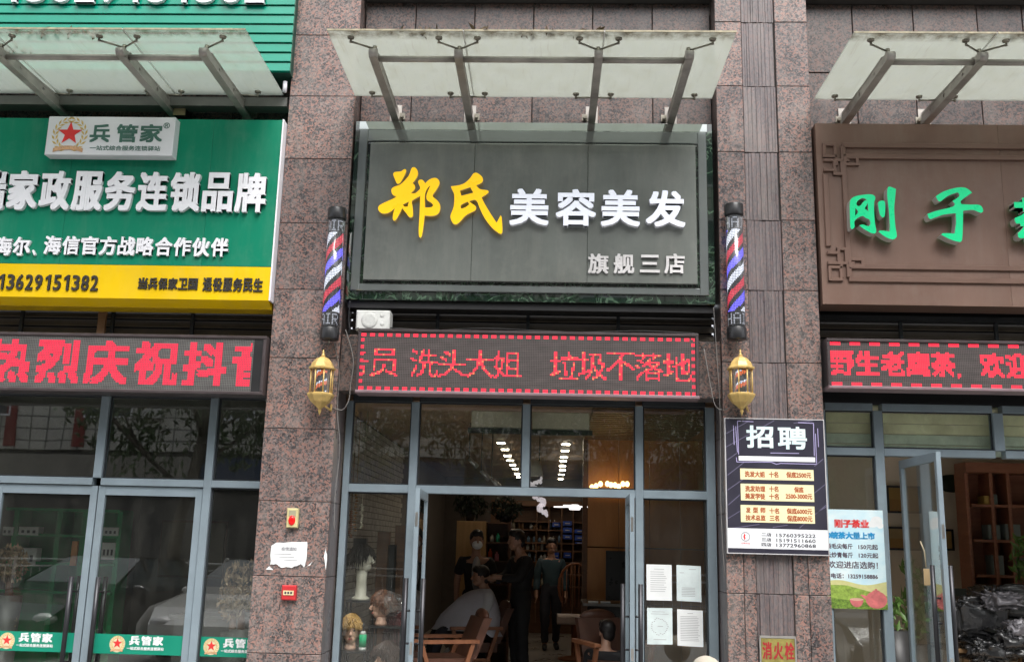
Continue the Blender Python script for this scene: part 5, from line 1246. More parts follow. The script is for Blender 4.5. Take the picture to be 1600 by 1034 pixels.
def person(x, y, z, ang, sc, label, shirt, trousers, pose={}, sleeves='long', mask=False, parts=('shirt', 'trousers'), turn=0, shoe=BLK2, hair=HAIRB):
    J_ = dict(STAND); J_.update(pose); root = empty('person', (x, y, z), label, 'person')
    Tm = Matrix.Translation((x, y, z)) @ Matrix.Rotation(ang, 4, 'Z') @ Matrix.Scale(sc, 4)
    names = list(J_); idx = {n: i for i, n in enumerate(names)}
    V, Fc = skinmesh([J_[n] for n in names], [(idx[a], idx[b]) for a, b in ED], [rad(n) for n in names])
    m = MB(); m.add(V, Fc, True); h = Vector(J_['head']); HR = Matrix.Translation(h) @ Matrix.Rotation(turn, 4, 'Z')
    hd = MB(); hd.ball((0, 0, .03), .078, .095, .115, 18, 14); hd.ball((0, -.035, -.045), .052, .055, .05, 12, 8)   # skull and jaw
    hd.tube([(0, -.088, .035), (0, -.112, -.008), (0, -.095, -.018)], [.008, .014, .012], 8); hd.ball((-.08, .005, .01), .012, .02, .03, 8, 6); hd.ball((.08, .005, .01), .012, .02, .03, 8, 6)
    hd.ball((0, -.09, -.045), .024, .008, .008, 8, 6); hd.tf(HR); m.add(hd.v, hd.f, True)
    for s, wn, hn in ((-1, 'wrL', 'haL'), (1, 'wrR', 'haR')):
        wv, hv = Vector(J_[wn]), Vector(J_[hn]); d = (hv - wv).normalized(); sd_ = d.cross(Vector((0, 0, 1)) if abs(d.z) < .9 else Vector((1, 0, 0))).normalized(); up = sd_.cross(d)
        for k, (o_, L) in enumerate(((-.028, .06), (-.01, .072), (.009, .068), (.026, .052))):
            b0 = hv + sd_ * o_; m.tube([b0, b0 + d * L * .55 + up * -.004, b0 + d * L + up * -.02], [.0095, .009, .007], 6)
        m.tube([hv - d * .03 + sd_ * .025, hv + sd_ * .048 + d * .005, hv + sd_ * .052 + d * .035], [.012, .0105, .008], 6)
    m.tf(Tm).build('body', SKIN, root)
    hm = MB(); hm.ball((0, .018, .062), .09, .10, .10, 18, 12); hm.ball((0, -.045, .105), .078, .058, .048, 12, 8); hm.ball((0, .06, .0), .075, .05, .08, 12, 8)
    hm.v = [v + Vector((mnoise.noise(v * 40), mnoise.noise(v * 40 + Vector((5, 0, 0))), mnoise.noise(v * 40 + Vector((0, 5, 0))))) * .008 for v in hm.v]
    hm.tf(Tm @ HR).build('hair', hair, root)
    e = MB(); e.ball((-.03, -.087, .03), .011, .006, .006, 8, 6); e.ball((.03, -.087, .03), .011, .006, .006, 8, 6); e.tf(Tm @ HR).build('eyes', BLK2, root)
    if mask:
        mm = MB(); mm.ball((0, -.06, -.03), .068, .062, .058, 16, 10); mm.tf(Tm @ HR).build('face_mask', PAPER, root)
    def garment(name, nodes, grow, mt, cut=None):
        nn = [n for n in nodes]; ii = {n: i for i, n in enumerate(nn)}
        es = [(ii[a], ii[b]) for a, b in ED if a in ii and b in ii]
        rr_ = [tuple(v + grow for v in rad(n)) if hasattr(rad(n), '__len__') else rad(n) + grow for n in nn]
        V, Fc = skinmesh([cut[n] if cut and n in cut else J_[n] for n in nn], es, rr_)
        V = [v + Vector((mnoise.noise(v * 14), mnoise.noise(v * 14 + Vector((9, 0, 0))), 0)) * .012 + Vector((mnoise.noise(v * 34), mnoise.noise(v * 34 + Vector((9, 0, 0))), 0)) * .007 for v in V]
        g = MB(); g.add(V, Fc, True); return g.tf(Tm).build(name, mt, root)
    def lerp(a, b, t): return tuple(Vector(J_[a]).lerp(Vector(J_[b]), t))
    cut = {'neckb': lerp('chest', 'neckb', .8), 'pelvis': tuple(Vector(J_['pelvis']) + Vector((0, 0, -.10 if J_['pelvis'][2] > .9 else 0)))}
    sn = ['chest', 'waist', 'pelvis', 'neckb', 'shL', 'elL', 'shR', 'elR']
    if sleeves == 'long': sn += ['wrL', 'wrR']; cut.update({'wrL': lerp('elL', 'wrL', .9), 'wrR': lerp('elR', 'wrR', .9)})
    else: cut.update({'elL': lerp('shL', 'elL', .75), 'elR': lerp('shR', 'elR', .75)})
    garment('shirt', sn, .022, shirt, cut)
    garment('trousers', ['waist', 'pelvis', 'hiL', 'knL', 'anL', 'hiR', 'knR', 'anR'], .020, trousers)
    for s in 'LR':
        a, t = Vector(J_['an' + s]), Vector(J_['to' + s]); sh = MB(); V, Fc = skinmesh([a + (a - t) * .15 + Vector((0, 0, -.03)), a.lerp(t, .5) + Vector((0, 0, -.005)), t + (t - a) * .35], [(0, 1), (1, 2)], [.05, .05, .042], 2)
        sh.add(V, Fc, True).tf(Tm).build('shoe', shoe, root)
    return root
CLB = M('black_cloth', (.014, .014, .016), .8, 0, .3, 8); CLN = M('navy_cloth', (.018, .02, .03), .8, 0, .3); CLT = M('teal_shirt', (.03, .06, .075), .8, 0, .2); CLW = M('white_cloth', (.50, .50, .53), .8, 0, .08)
def place(px, py, Y): p = at(px, py, Y); return p.x, p.y
x, y = place(744, 860, 3.75)
mp_ = person(x, y, 0, R(12), 1.0, 'masked man in an open black shirt over white, standing behind the customer', CLB, CLN, {'elR': (.25, .0, 1.14), 'wrR': (.10, -.24, 1.20), 'haR': (.03, -.30, 1.22), 'head': (0, -.03, 1.61)}, 'short', True)
wt_ = MB(); wt_.ball((x + .015, y - .075, 1.22), .06, .095, .22, 14, 10); wt_.build('undershirt', CLW, mp_)
x, y = place(814, 880, 3.4)
bp_ = person(x, y, 0, R(-62), 1.02, 'barber in black clothes seen from the side, working on the customer', CLB, CLB, {'head': (0, -.07, 1.59), 'neck': (0, -.03, 1.50), 'elL': (-.20, -.10, 1.17), 'wrL': (-.12, -.33, 1.15), 'haL': (-.10, -.41, 1.16), 'elR': (.20, -.12, 1.16), 'wrR': (.10, -.34, 1.18), 'haR': (.06, -.42, 1.18)})
x, y = place(861, 900, 7.0)
person(x, y, 0, R(4), .97, 'man in a teal shirt and dark trousers walking towards the door', CLT, CLN, {'knL': (-.10, -.10, .50), 'anL': (-.09, -.05, .09), 'toL': (-.10, -.20, .05), 'knR': (.10, .0, .48), 'anR': (.10, .16, .10), 'toR': (.11, .03, .04)})
SIT = {'pelvis': (0, .05, .58), 'waist': (0, .12, .72), 'chest': (0, .17, .90), 'neckb': (0, .17, 1.02), 'neck': (0, .14, 1.08), 'head': (0, .09, 1.18), 'shL': (-.18, .17, .98), 'elL': (-.23, .08, .74), 'wrL': (-.12, -.10, .66), 'haL': (-.08, -.17, .66),
       'shR': (.18, .17, .98), 'elR': (.23, .08, .74), 'wrR': (.12, -.10, .66), 'haR': (.08, -.17, .66), 'hiL': (-.09, .0, .56), 'knL': (-.12, -.42, .56), 'anL': (-.12, -.50, .20), 'toL': (-.12, -.62, .15), 'hiR': (.09, 0, .56), 'knR': (.12, -.42, .56), 'anR': (.12, -.50, .20), 'toR': (.12, -.62, .15)}
x, y = c3.location.x, c3.location.y
cu_ = person(x, y, 0, R(-72), 1.0, 'seated customer under a pale grey cape having his hair cut', CLW, CLN, SIT)
# cape: a draped sheet from the neck over arms and knees
m = MB(); n, rw = 24, 9; V = []
for j in range(rw):
    t = j / (rw - 1)
    for i in range(n):
        a_ = 2 * math.pi * i / n; fr = max(0, -math.sin(a_))
        rx = .07 + .27 * t ** .7; ry = .07 + (.16 + .40 * fr) * t ** .8
        zz_ = 1.06 - .12 * t - .30 * t * t - (.12 if fr < .2 else .06) * t
        f_ = 1 + .06 * math.sin(a_ * 7 + j) * t
        V.append((rx * math.cos(a_) * f_, .15 + ry * math.sin(a_) * f_, zz_))
Fc = [(j * n + i, j * n + (i + 1) % n, (j + 1) * n + (i + 1) % n, (j + 1) * n + i) for j in range(rw - 1) for i in range(n)]
m.add(V, Fc, True).tf(Matrix.Translation((x, y, 0)) @ Matrix.Rotation(R(-72), 4, 'Z')).build('cape', M('cape', (.46, .46, .52), .6, 0, .1, 6), cu_)
x, y = at(945, 968, 1.95).x, 1.75
person(x + .03, y + .05, -.42, R(165), .95, 'dark haired person seated low in the chair behind the right door leaf', CLB, CLB, SIT, turn=.6)

# ------------------------------------------------------------------ window display of wigs, left pane
DSP = empty('display_stand', (-1.6, .8, 0), 'black tiered display stand in the left barber window', 'stand')
yS = .78
def shelf(px0, px1, py, Y, dep=.26):
    a, b = at(px0, py, Y), at(px1, py, Y); MB().box(a.x, b.x, Y, Y + dep, a.z - .02, a.z).build('shelf', BLK2, DSP)
    m = MB()
    for xx in (a.x + .01, b.x - .01): m.box(xx - .01, xx + .01, Y + .01, Y + .03, 0, a.z - .021); m.box(xx - .01, xx + .01, Y + dep - .03, Y + dep - .01, 0, a.z - .021)
    m.build('leg', BLK2, DSP); return a.z
z1 = shelf(540, 585, 937, 1.0); z2 = shelf(575, 628, 977, .8); z3 = shelf(531, 571, 1016, .62)
def head(mb, c, s=1.0, face=-math.pi / 2, neck=.16, flare=.07):
    """mannequin head: c is the base of the neck"""
    h = MB(); h.lathe((0, 0, 0), [(flare, 0), (flare, .02), (.052, .04), (.048, neck * .6), (.052, neck)], 16)
    h.ball((0, 0, neck + .11), .078, .098, .118, 20, 16); h.ball((0, -.035, neck + .035), .05, .055, .05, 12, 10)
    h.tube([(0, -.09, neck + .115), (0, -.118, neck + .075), (0, -.10, neck + .065)], [.008, .015, .012], 8)
    h.ball((-.079, .005, neck + .085), .01, .018, .028, 8, 6); h.ball((.079, .005, neck + .085), .01, .018, .028, 8, 6)
    h.tf(Matrix.Translation(c) @ Matrix.Rotation(face + math.pi / 2, 4, 'Z') @ Matrix.Scale(s, 4)); mb.add(h.v, h.f, True); return mb
def hairdo(c, s, face, neck, n, L, spread, seed, front=.0, shape=None):
    """strands: thin tapering blades from the crown falling outwards"""
    r = random.Random(seed); m = MB(); hb = MB().ball((0, .012, neck + .135), .088, .103, .105, 16, 10)
    m.add([v for v in hb.v], hb.f, True)
    for _ in range(n):
        a_ = r.uniform(0, 2 * math.pi); ph_ = r.uniform(.05, 1.45); ca, sa = math.cos(a_), math.sin(a_)
        if sa < -.75 and ph_ > .9 and not front: ph_ = r.uniform(.1, .9)
        p0 = Vector((.086 * math.sin(ph_) * ca, .012 + .104 * math.sin(ph_) * sa, neck + .135 + .112 * math.cos(ph_)))
        ll_ = L * r.uniform(.6, 1.15)
        if sa < -.5 and not front: ll_ = min(ll_, .09)
        if sa < -.5 and front: ll_ = min(ll_, front * r.uniform(.8, 1.1))
        out = Vector((ca, sa, 0)) * spread * r.uniform(.4, 1.3)
        pts = [p0, p0 + out * .5 + Vector((ca, sa, 0)) * .018 + Vector((0, 0, -.3 * ll_)), p0 + out + Vector((ca * .02 + r.uniform(-.01, .01), sa * .02, -ll_))]
        m.tube(pts, [.006, .007, .0015], 3, False)
    return m.tf(Matrix.Translation(c) @ Matrix.Rotation(face + math.pi / 2, 4, 'Z') @ Matrix.Scale(s, 4))
MW = M('mannequin_white', (.72, .70, .60), .45, 0, .04); MS = M('mannequin_skin', (.68, .42, .32), .45, 0, .05, 12)
def eyes(c, s, face, neck, parent):
    m = MB()
    for k in (-1, 1): m.ball((k * .03, -.09, neck + .112), .013, .005, .007, 8, 6); m.box(k * .03 - .014, k * .03 + .014, -.097, -.092, neck + .13, neck + .134)
    m.tf(Matrix.Translation(c) @ Matrix.Rotation(face + math.pi / 2, 4, 'Z') @ Matrix.Scale(s, 4)).build('eyes', BLK2, parent)
    m = MB().ball((0, -.092, neck + .035), .022, .008, .009, 10, 6); m.tf(Matrix.Translation(c) @ Matrix.Rotation(face + math.pi / 2, 4, 'Z') @ Matrix.Scale(s, 4)).build('lips', M('lips', (.45, .12, .10), .4), parent)
c = Vector((at(563, 937, 1.12).x, 1.12, z1)); e = empty('mannequin_head', tuple(c), 'white long necked mannequin head with a short black wig in the left window', 'mannequin')
head(MB(), c, 1.08, R(-15), .27, .085).build('head', MW, e); hairdo(c, 1.08, R(-15), .27, 700, .15, .03, 1).build('wig', HAIRB, e)
c = Vector((at(595, 977, .92).x, .92, z2)); e = empty('mannequin_head', tuple(c), 'mannequin head in profile with a short brown wig in a clear plastic wrap', 'mannequin')
head(MB(), c, 1.0, R(205), .08, .06).build('head', MS, e); eyes(c, 1.0, R(205), .08, e)
hairdo(c, 1.03, R(205), .08, 800, .12, .02, 2).build('wig', M('hair_brown', (.15, .06, .03), .4, 0, .4, 20), e)
m = MB().ball(c + Vector((.08, .0, .20)), .17, .12, .11, 18, 10)
m.v = [v + Vector((mnoise.noise(v * 16), 0, mnoise.noise(v * 16 + Vector((3, 0, 0))))) * .05 for v in m.v]; m.sm = [False] * len(m.f); m.build('plastic_wrap', glass('plastic_wrap', (.9, .9, .92), 2.5, .10, (.7, .68, .68)), e)
c = Vector((at(546, 1016, .72).x, .74, z3)); e = empty('mannequin_head', tuple(c), 'mannequin head with a face and short blond wig low in the left window', 'mannequin')
head(MB(), c, 1.0, R(-80), .07, .055).build('head', MS, e); eyes(c, 1.0, R(-80), .07, e); hairdo(c, 1.06, R(-80), .07, 900, .10, .012, 3, .045).build('wig', M('hair_blond', (.42, .25, .08), .45, 0, .3, 20), e)
c = Vector((at(602, 1045, .7).x, .72, z2 - .50)); e = empty('mannequin_head', tuple(c), 'mannequin head with a long dark brown wig at the bottom of the left window', 'mannequin')
head(MB(), c, 1.0, R(-140), .10, .06).build('head', MS, e); hairdo(c, 1.08, R(-140), .10, 900, .24, .05, 4).build('wig', M('hair_dark_brown', (.05, .025, .018), .4, 0, .4, 20), e)
MB().box(c.x - .2, c.x + .2, .6, .95, c.z - .03, c.z - .001).build('shelf', BLK2, DSP)
c = at(564, 1010, .62); e = empty('spray_bottle', (c.x, .70, z3), 'clear bottle with a green label beside the blond mannequin head', 'bottle')
MB().lathe((c.x, .70, z3), [(.036, 0), (.036, .03)], 16).lathe((c.x, .70, z3), [(.036, .15), (.02, .175), (.014, .18)], 16).build('body', M('bottle_clear', (.6, .62, .62), .2), e); MB().lathe((c.x, .70, z3), [(.037, .031), (.037, .149)], 16).build('label', M('green_label', (.0, .42, .18), .5), e)
MB().lathe((c.x, .70, z3), [(.008, .18), (.008, .22), (.014, .225), (.010, .25)], 10).build('pump', BLK2, e)
c = Vector((at(614, 1000, 1.1).x, 1.1, z2 - .28)); e = empty('wig_bag', tuple(c), 'dark red wig hanging in a clear bag at the lower right of the left window', 'wig')
hairdo(c, 1.2, R(180), .1, 500, .3, .06, 6).build('wig', M('hair_red', (.14, .03, .03), .35, 0, .4, 20), e)
# hanging gold and copper ornaments
for k, (px, py0, py1, cl) in enumerate(((557, 770, 830, (.35, .20, .10)), (566, 790, 826, (.62, .58, .48)), (549, 800, 840, (.25, .12, .07)))):
    m = MB(); a, b = at(px, py0, 1.0), at(px + 1, py1, 1.0); m.tube([(a.x, 1.0, 2.9), a], .004, 5); r = random.Random(k)
    for i in range(14): t = i / 13; m.lathe((a.x + r.uniform(-.01, .01), 1.0, b.z + (a.z - b.z) * t), [(.006, 0), (.02, .008), (.006, .02)], 8)
    m.build('hanging_ornament', M('orn%d' % k, cl, .35, .4), None, label=['copper hanging ornament in the left window, longest of three', 'pale hanging ornament in the left window', 'dark copper hanging ornament nearest the left frame'][k], cat='ornament')
c = at(563, 845, 1.1); MB().box(c.x - .07, c.x + .06, 1.1, 1.2, c.z - .13, c.z + .03).build('black_box', BLK2, None, label='black box hanging among the ornaments in the left window', cat='box')
for k, (px0, px1, py0) in enumerate(((590, 602, 830), (606, 614, 850), (618, 632, 820))):
    a, b = at(px0, py0, 1.9), at(px1, 1000, 1.9); MB().slab(a.x, b.x, 1.9, 1.94, .2, a.z, .004).build('wooden_board', WD2 if k != 1 else FRD, None, label=['narrow brown board against the brick wall in the left window', 'dark metal strip against the brick wall in the left window', 'wide brown board near the door jamb'][k], cat='board')

# ------------------------------------------------------------------ left office interior
GW = M('green_unit', (.0, .30, .09), .5, 0, .12, 3)
gs = empty('green_shelving', (-5.1, 2.2, 0), 'dark green display unit with white boxes inside the left shop', 'shelving')
a, b = at(-60, 790, 2.2), at(186, 790, 2.2); xq = at(183, 850, 2.2).x
MB().box(a.x, xq, 2.5, 2.55, 0, a.z).build('back_panel', GW, gs)
for px in (-60, 20, 88, 128, 183): x = at(px, 850, 2.2).x; MB().slab(x - .03, x + .03, 2.2, 2.5, 0, a.z - .02, .005).build('upright', GW, gs)
for py in (796, 836, 880, 925): z = at(100, py, 2.2).z; MB().slab(a.x, xq, 2.19, 2.5, z - .02, z + .015, .005).build('shelf', GW, gs)
for k, (px0, px1, py0, py1) in enumerate(((-6, 17, 822, 836), (28, 57, 822, 836), (24, 52, 855, 884), (160, 182, 823, 837), (158, 176, 847, 874))):
    p, q_ = at(px0, py0, 2.15), at(px1, py1, 2.15); e = empty('white_box', (p.x, 2.2, q_.z), 'white printed box on the green unit, ' + ['at the far left edge', 'second from the left edge', 'on the lower shelf', 'right part, upper shelf', 'right part, lower shelf'][k], 'box')
    MB().slab(p.x, q_.x, 2.18, 2.3, q_.z, p.z, .004).build('carton', M('carton_white', (.75, .75, .72), .6), e); m = MB(); w_ = (q_.x - p.x) / 7
    for i in range(3): m.box(p.x + w_ * (1 + i * 2), p.x + w_ * (2 + i * 2), 2.176, 2.1795, q_.z + (p.z - q_.z) * .25, q_.z + (p.z - q_.z) * .6)
    m.build('print', INK, e)
MB().slab(at(118, 800, 1.9).x, at(127, 800, 1.9).x, 1.9, 1.93, 1.25, at(118, 845, 1.9).z, .003).build('orange_bottle', M('orange_item', (.5, .2, .05), .5), None, label='narrow orange item on the green unit', cat='bottle')
for k, (px, py, rr_) in enumerate(((18, 880, .20), (6, 970, .16), (380, 915, .26), (365, 940, .18))):
    c = at(px, py, 1.3 if k < 2 else 1.0); e = empty('dried_bouquet', (c.x, c.y, c.z - rr_), 'brown dried leaf bouquet ' + ['behind the far left door', 'low behind the far left door', 'behind the pane beside the pillar, larger one', 'behind the pane beside the pillar, lower one'][k], 'bouquet')
    leafball(MB(), c, rr_ * .9, rr_ * .6, rr_ * 1.0, 420, .035, 20 + k).build('leaves', M('dried_leaf', (.42, .30, .19), .7, 0, .45, 20), e, kind='stuff')
    MB().tube([c + Vector((0, 0, -rr_ * .5)), (c.x + .02, c.y, max(.05, c.z - rr_ * 2.2))], [.03, .05], 8).build('stems', WD2, e)
    MB().lathe((c.x + .02, c.y, 0), [(.09, 0), (.13, max(.1, c.z - rr_ * 1.6))], 14).build('vase', M('vase_grey', (.12, .12, .11), .4), e)
ds = empty('desk', (-3.9, 1.9, 0), 'low grey desk inside the left shop', 'desk')
MB().slab(-4.2, -2.9, 2.2, 2.8, .70, .74, .005).build('top', M('desk_grey', (.2, .2, .19), .4), ds); MB().box(-4.15, -2.95, 2.25, 2.3, 0, .70).build('front_panel', M('desk_grey'), ds)
pt = empty('wall_poster_board', (at(200, 800, 2.6).x, 2.6, 1), 'beige framed board on the office back partition', 'board')
a, b = at(255, 815, 4), at(345, 900, 4); MB().box(a.x, b.x, 4, 4.03, b.z, a.z).build('panel', M('board_beige', (.22, .19, .13), .7), pt); MB().box(a.x - .03, b.x + .03, 4.031, 4.05, b.z - .03, a.z + .03).build('frame', WD2, pt)

for k, (cx_, cy_, rx_, n_) in enumerate(((-5.05, -.85, .22, 26), (-4.45, -1.18, .4, 22), (-.4, -1.24, 1.3, 40), (4.2, -1.24, 1.0, 26))):
    leafball(MB(), (cx_, cy_, 5.972), rx_, .07 if k else .16, .010, n_, .045, 90 + k).build('fallen_leaves', M('dead_leaf', (.10, .07, .035), .8, 0, .5), None, label=['dark clump of dead leaves lying on the left glass canopy', 'dead leaves along the front edge of the left glass canopy', 'dead leaves along the front edge of the middle glass canopy', 'dead leaves along the front edge of the right glass canopy'][k], cat='dead leaves', kind='stuff')
# ------------------------------------------------------------------ tea shop interior
bk = empty('bookcase', (5.6, 2.9, 0), 'dark red wood display bookcase with grey tea boxes inside the tea shop', 'bookcase')
Yb = 2.6; RW = wood('red_wood', (.20, .07, .04), (.30, .12, .065), (1, 1, 6))
xl, zt = at(1515, 740, Yb).x, at(1520, 738, Yb).z; xr = xl + 1.6
MB().box(xl, xr, Yb + .3, Yb + .33, .5, zt).build('back', RW, bk); MB().slab(xl - .05, xr, Yb - .02, Yb + .3, zt + .001, zt + .12, .006).build('cornice', RW, bk)
for px in (1517, 1556, 1583, 1640): x = at(px, 850, Yb).x; MB().slab(x - .02, x + .02, Yb, Yb + .29, .5, zt, .004).build('upright', RW, bk)
shz = [at(1560, y_, Yb).z for y_ in (790, 845, 900, 960)]
for z in shz: MB().slab(xl, xr, Yb + .005, Yb + .29, z - .015, z + .015, .004).build('shelf', RW, bk)
for k, (px0, px1, zi, h, cl) in enumerate(((1539, 1552, 0, .10, (.4, .26, .06)), (1542, 1560, 1, .17, (.16, .19, .18)), (1568, 1592, 1, .18, (.18, .21, .20)), (1544, 1562, 2, .22, (.13, .16, .15)), (1575, 1598, 2, .2, (.10, .08, .07)), (1553, 1560, 0, .12, (.12, .15, .14)))):
    p, q_ = at(px0, 800, Yb + .05), at(px1, 800, Yb + .05); zb_ = shz[zi] + .015
    MB().slab(p.x, q_.x, Yb + .04, Yb + .22, zb_, zb_ + h, .006).build('tea_box', M('teabox%d' % k, cl, .6), None, label=['small gold tea box on the top shelf of the bookcase', 'grey green tea box, left one on the second shelf', 'grey green tea box, right one on the second shelf', 'tall grey green tea box on the third shelf', 'dark brown tea box on the third shelf', 'small dark tea box beside the gold box on the top shelf'][k], cat='box')
def picture(px0, py0, px1, py1, Y, cols, lab):
    p, q_ = at(px0, py0, Y), at(px1, py1, Y); e = empty('picture_frame', (p.x, Y, q_.z), lab, 'picture'); t = .025
    m = MB(); m.box(p.x, q_.x, Y, Y + .03, p.z - t, p.z); m.box(p.x, q_.x, Y, Y + .03, q_.z, q_.z + t); m.box(p.x, p.x + t, Y, Y + .03, q_.z + t, p.z - t); m.box(q_.x - t, q_.x, Y, Y + .03, q_.z + t, p.z - t); m.build('frame', BLK2, e)
    h = (p.z - q_.z - 2 * t); z = p.z - t
    for k, (f, cl) in enumerate(cols): MB().box(p.x + t, q_.x - t, Y + .012, Y + .016, z - h * f, z).build('print', M('pic_%.2f_%.2f' % (cl[0], cl[1]), cl, .6), e); z -= h * f
picture(1497, 790, 1528, 890, 3.3, [(.12, (.55, .5, .42)), (.5, (.42, .12, .12)), (.18, (.3, .03, .03)), (.2, (.5, .25, .08))], 'tall red and orange scroll picture beside the bookcase')
picture(1385, 758, 1440, 802, 3.3, [(.5, (.33, .2, .05)), (.5, (.30, .16, .04))], 'wide dark amber framed picture behind the open door leaf, upper')
picture(1385, 822, 1440, 860, 3.3, [(.5, (.35, .24, .10)), (.5, (.33, .18, .05))], 'amber framed picture behind the open door leaf, lower')
picture(1472, 826, 1492, 860, 3.3, [(1, (.45, .28, .10))], 'small amber framed picture on the beige wall')
tb2 = empty('tea_table', (4.9, 2.0, 0), 'low wooden tea table under the plastic wrapped goods', 'table')
tl = at(1480, 990, 2.0); MB().slab(tl.x - .1, 6.2, 1.6, 2.3, .62, .66, .006).build('top', wood('table_wood', (.22, .13, .06), (.32, .2, .1)), tb2)
for xx in (tl.x, tl.x + .8, tl.x + 1.5): MB().bar((xx, 1.7, 0), (xx + .06, 1.7, .62), .05, .05).bar((xx, 2.2, 0), (xx + .06, 2.2, .62), .05, .05).build('leg', wood('table_wood', 0, 0), tb2)
def crumple(c, rx, ry, rz, seed, n=46, amp=.10, ex=.6):
    m = MB().ball((0, 0, 0), 1, 1, 1, n, n // 2); V = []
    for v in m.v:
        d = v.normalized(); s = Vector((seed * 3.1, 0, 0)); q_ = d * 2.6 + s
        f = 1 + amp * (abs(mnoise.noise(q_)) * 2.2 + abs(mnoise.noise(q_ * 2.7)) * 1.2 + abs(mnoise.noise(q_ * 6)) * .8 + abs(mnoise.noise(q_ * 13)) * .35 - 1.0)
        bx = Vector((math.copysign(abs(d.x) ** ex, d.x), math.copysign(abs(d.y) ** ex, d.y), math.copysign(abs(d.z) ** ex, d.z)))
        V.append(Vector(c) + Vector((bx.x * rx, bx.y * ry, bx.z * rz)) * f)
    m.v = V; return m
PW = NT('black_plastic_wrap'); PW.p.inputs['Base Color'].default_value = (.028, .028, .03, 1)
_n = PW.noise(PW.coord(), 9, 5); PW.l(PW.ramp(_n, ((.35, .08), (.65, .3))), PW.p.inputs['Roughness']); PW.p.inputs['Coat Weight'].default_value = .5; PW.bump(_n, .8, .02)
PS = NT('silver_plastic_wrap'); PS.p.inputs['Base Color'].default_value = (.22, .21, .23, 1); PS.p.inputs['Metallic'].default_value = .3; PS.p.inputs['Roughness'].default_value = .22; PS.bump(PS.noise(PS.coord(), 14, 6), .9, .02)
gp = empty('wrapped_goods', (5.2, 2.0, .67), 'pile of goods under crumpled black and silver plastic in the tea shop', 'wrapped pile')
for (px, py, Y, rx, ry, rz, mt, nm) in ((1520, 965, 1.9, .30, .25, .20, PW.m, 'black_wrap'), (1572, 945, 2.0, .32, .3, .20, PW.m, 'black_wrap'), (1560, 938, 1.75, .20, .16, .09, PS.m, 'silver_wrap'), (1585, 1000, 1.6, .25, .2, .14, PW.m, 'black_wrap'), (1590, 985, 1.5, .12, .1, .1, PS.m, 'silver_wrap'), (1540, 1015, 1.6, .2, .2, .10, PW.m, 'black_wrap')):
    c = at(px, py, Y); crumple(c, rx, ry, rz, px * .01, 72, .17 if px in (1520, 1572) else .28, .38 if px in (1520, 1572) else .6).build(nm, mt, gp)
GL = M('pothos_leaf', (.10, .20, .035), .4, 0, .4, 10); 
for k, (px, py, Y, rx, rz, n_) in enumerate(((1428, 935, 1.6, .16, .45, 130), (1396, 955, 1.3, .09, .18, 45), (1598, 870, 2.2, .14, .3, 60))):
    c = at(px, py, Y); e = empty('green_plant', (c.x, Y, 0), ['trailing green pothos plant behind the open tea shop door', 'small bright green plant beside the tea poster', 'thin leafed plant at the right edge of the tea shop'][k], 'plant')
    leafball(MB(), c, rx, .12, rz, n_, .065, 60 + k).build('foliage', GL, e, kind='stuff'); MB().lathe((c.x, Y, 0), [(.10, 0), (.14, max(.2, c.z - rz))], 14).build('pot', M('pot_black', (.04, .04, .04), .4), e)
c = at(1497, 930, 2.6); MB().slab(c.x - .12, c.x + .1, 2.6, 2.64, c.z - .12, c.z + .08, .004).build('slate_board', M('slate', (.10, .12, .11), .5), None, label='small grey slate leaning behind the wrapped goods', cat='board')
c = at(1488, 755, 3.3); e = empty('wall_ornament', tuple(c), 'dark rounded ornament with twigs on the beige tea shop wall', 'ornament'); MB().ball(c, .22, .06, .11, 16, 10).build('body', DLF, e)
ht = empty('hanging_tag', (at(1445, 880, -.2).x, -.2, 1.2), 'small bamboo tag tied by string to the open tea door handle', 'tag')
a = at(1447, 888, -.28); MB().slab(a.x - .022, a.x + .03, -.28, -.272, at(1447, 914, -.28).z, a.z, .003).build('tag', M('bamboo', (.48, .34, .18), .6), ht); MB().tube([at(1438, 845, -.28), at(1444, 860, -.28), at(1447, 886, -.28)], .006, 5).build('string', M('string', (.5, .42, .28), .8), ht)
# ------------------------------------------------------------------ the street behind the camera, seen in the glass
def tree(x, y, h, seed, label, lean=0):
    r = random.Random(seed); root = empty('street_tree', (x, y, -.1), label, 'tree', 'street trees along the kerb')
    m = MB(); pts = [Vector((x + lean * (t ** 1.5) + .10 * math.sin(t * 7 + seed), y + .1 * math.cos(t * 5 + seed), -.1 + h * .62 * t)) for t in [k / 8 for k in range(9)]]
    m.tube(pts, [.20 - .014 * k for k in range(9)], 10); tips = []
    for k in range(9):
        b0 = pts[4 + k % 5]; a_ = k * 2.4 + seed; L = h * r.uniform(.22, .38); d = Vector((math.cos(a_), math.sin(a_), r.uniform(.5, 1.1))).normalized()
        q1 = b0 + d * L * .5; q2 = b0 + d * L + Vector((0, 0, .2)); m.tube([b0, q1, q2], [.075, .05, .02], 7); tips += [q1, q2]
        for s_ in range(2):
            d2 = (d + Vector((r.uniform(-.8, .8), r.uniform(-.8, .8), r.uniform(-.1, .6)))).normalized(); q3 = q1 + d2 * L * .55; m.tube([q1, q3], [.04, .012], 6); tips.append(q3)
    m.build('trunk', M('bark', (.10, .085, .065), .9, 0, .35, 6, .5, 30), root)
    lf = MB()
    for t_ in tips: leafball(lf, t_, h * .13, h * .13, h * .09, 95, .12, r.random())
    lf.build('crown', M('street_leaf', (.055, .10, .03), .6, 0, .4, 3), root, kind='stuff')
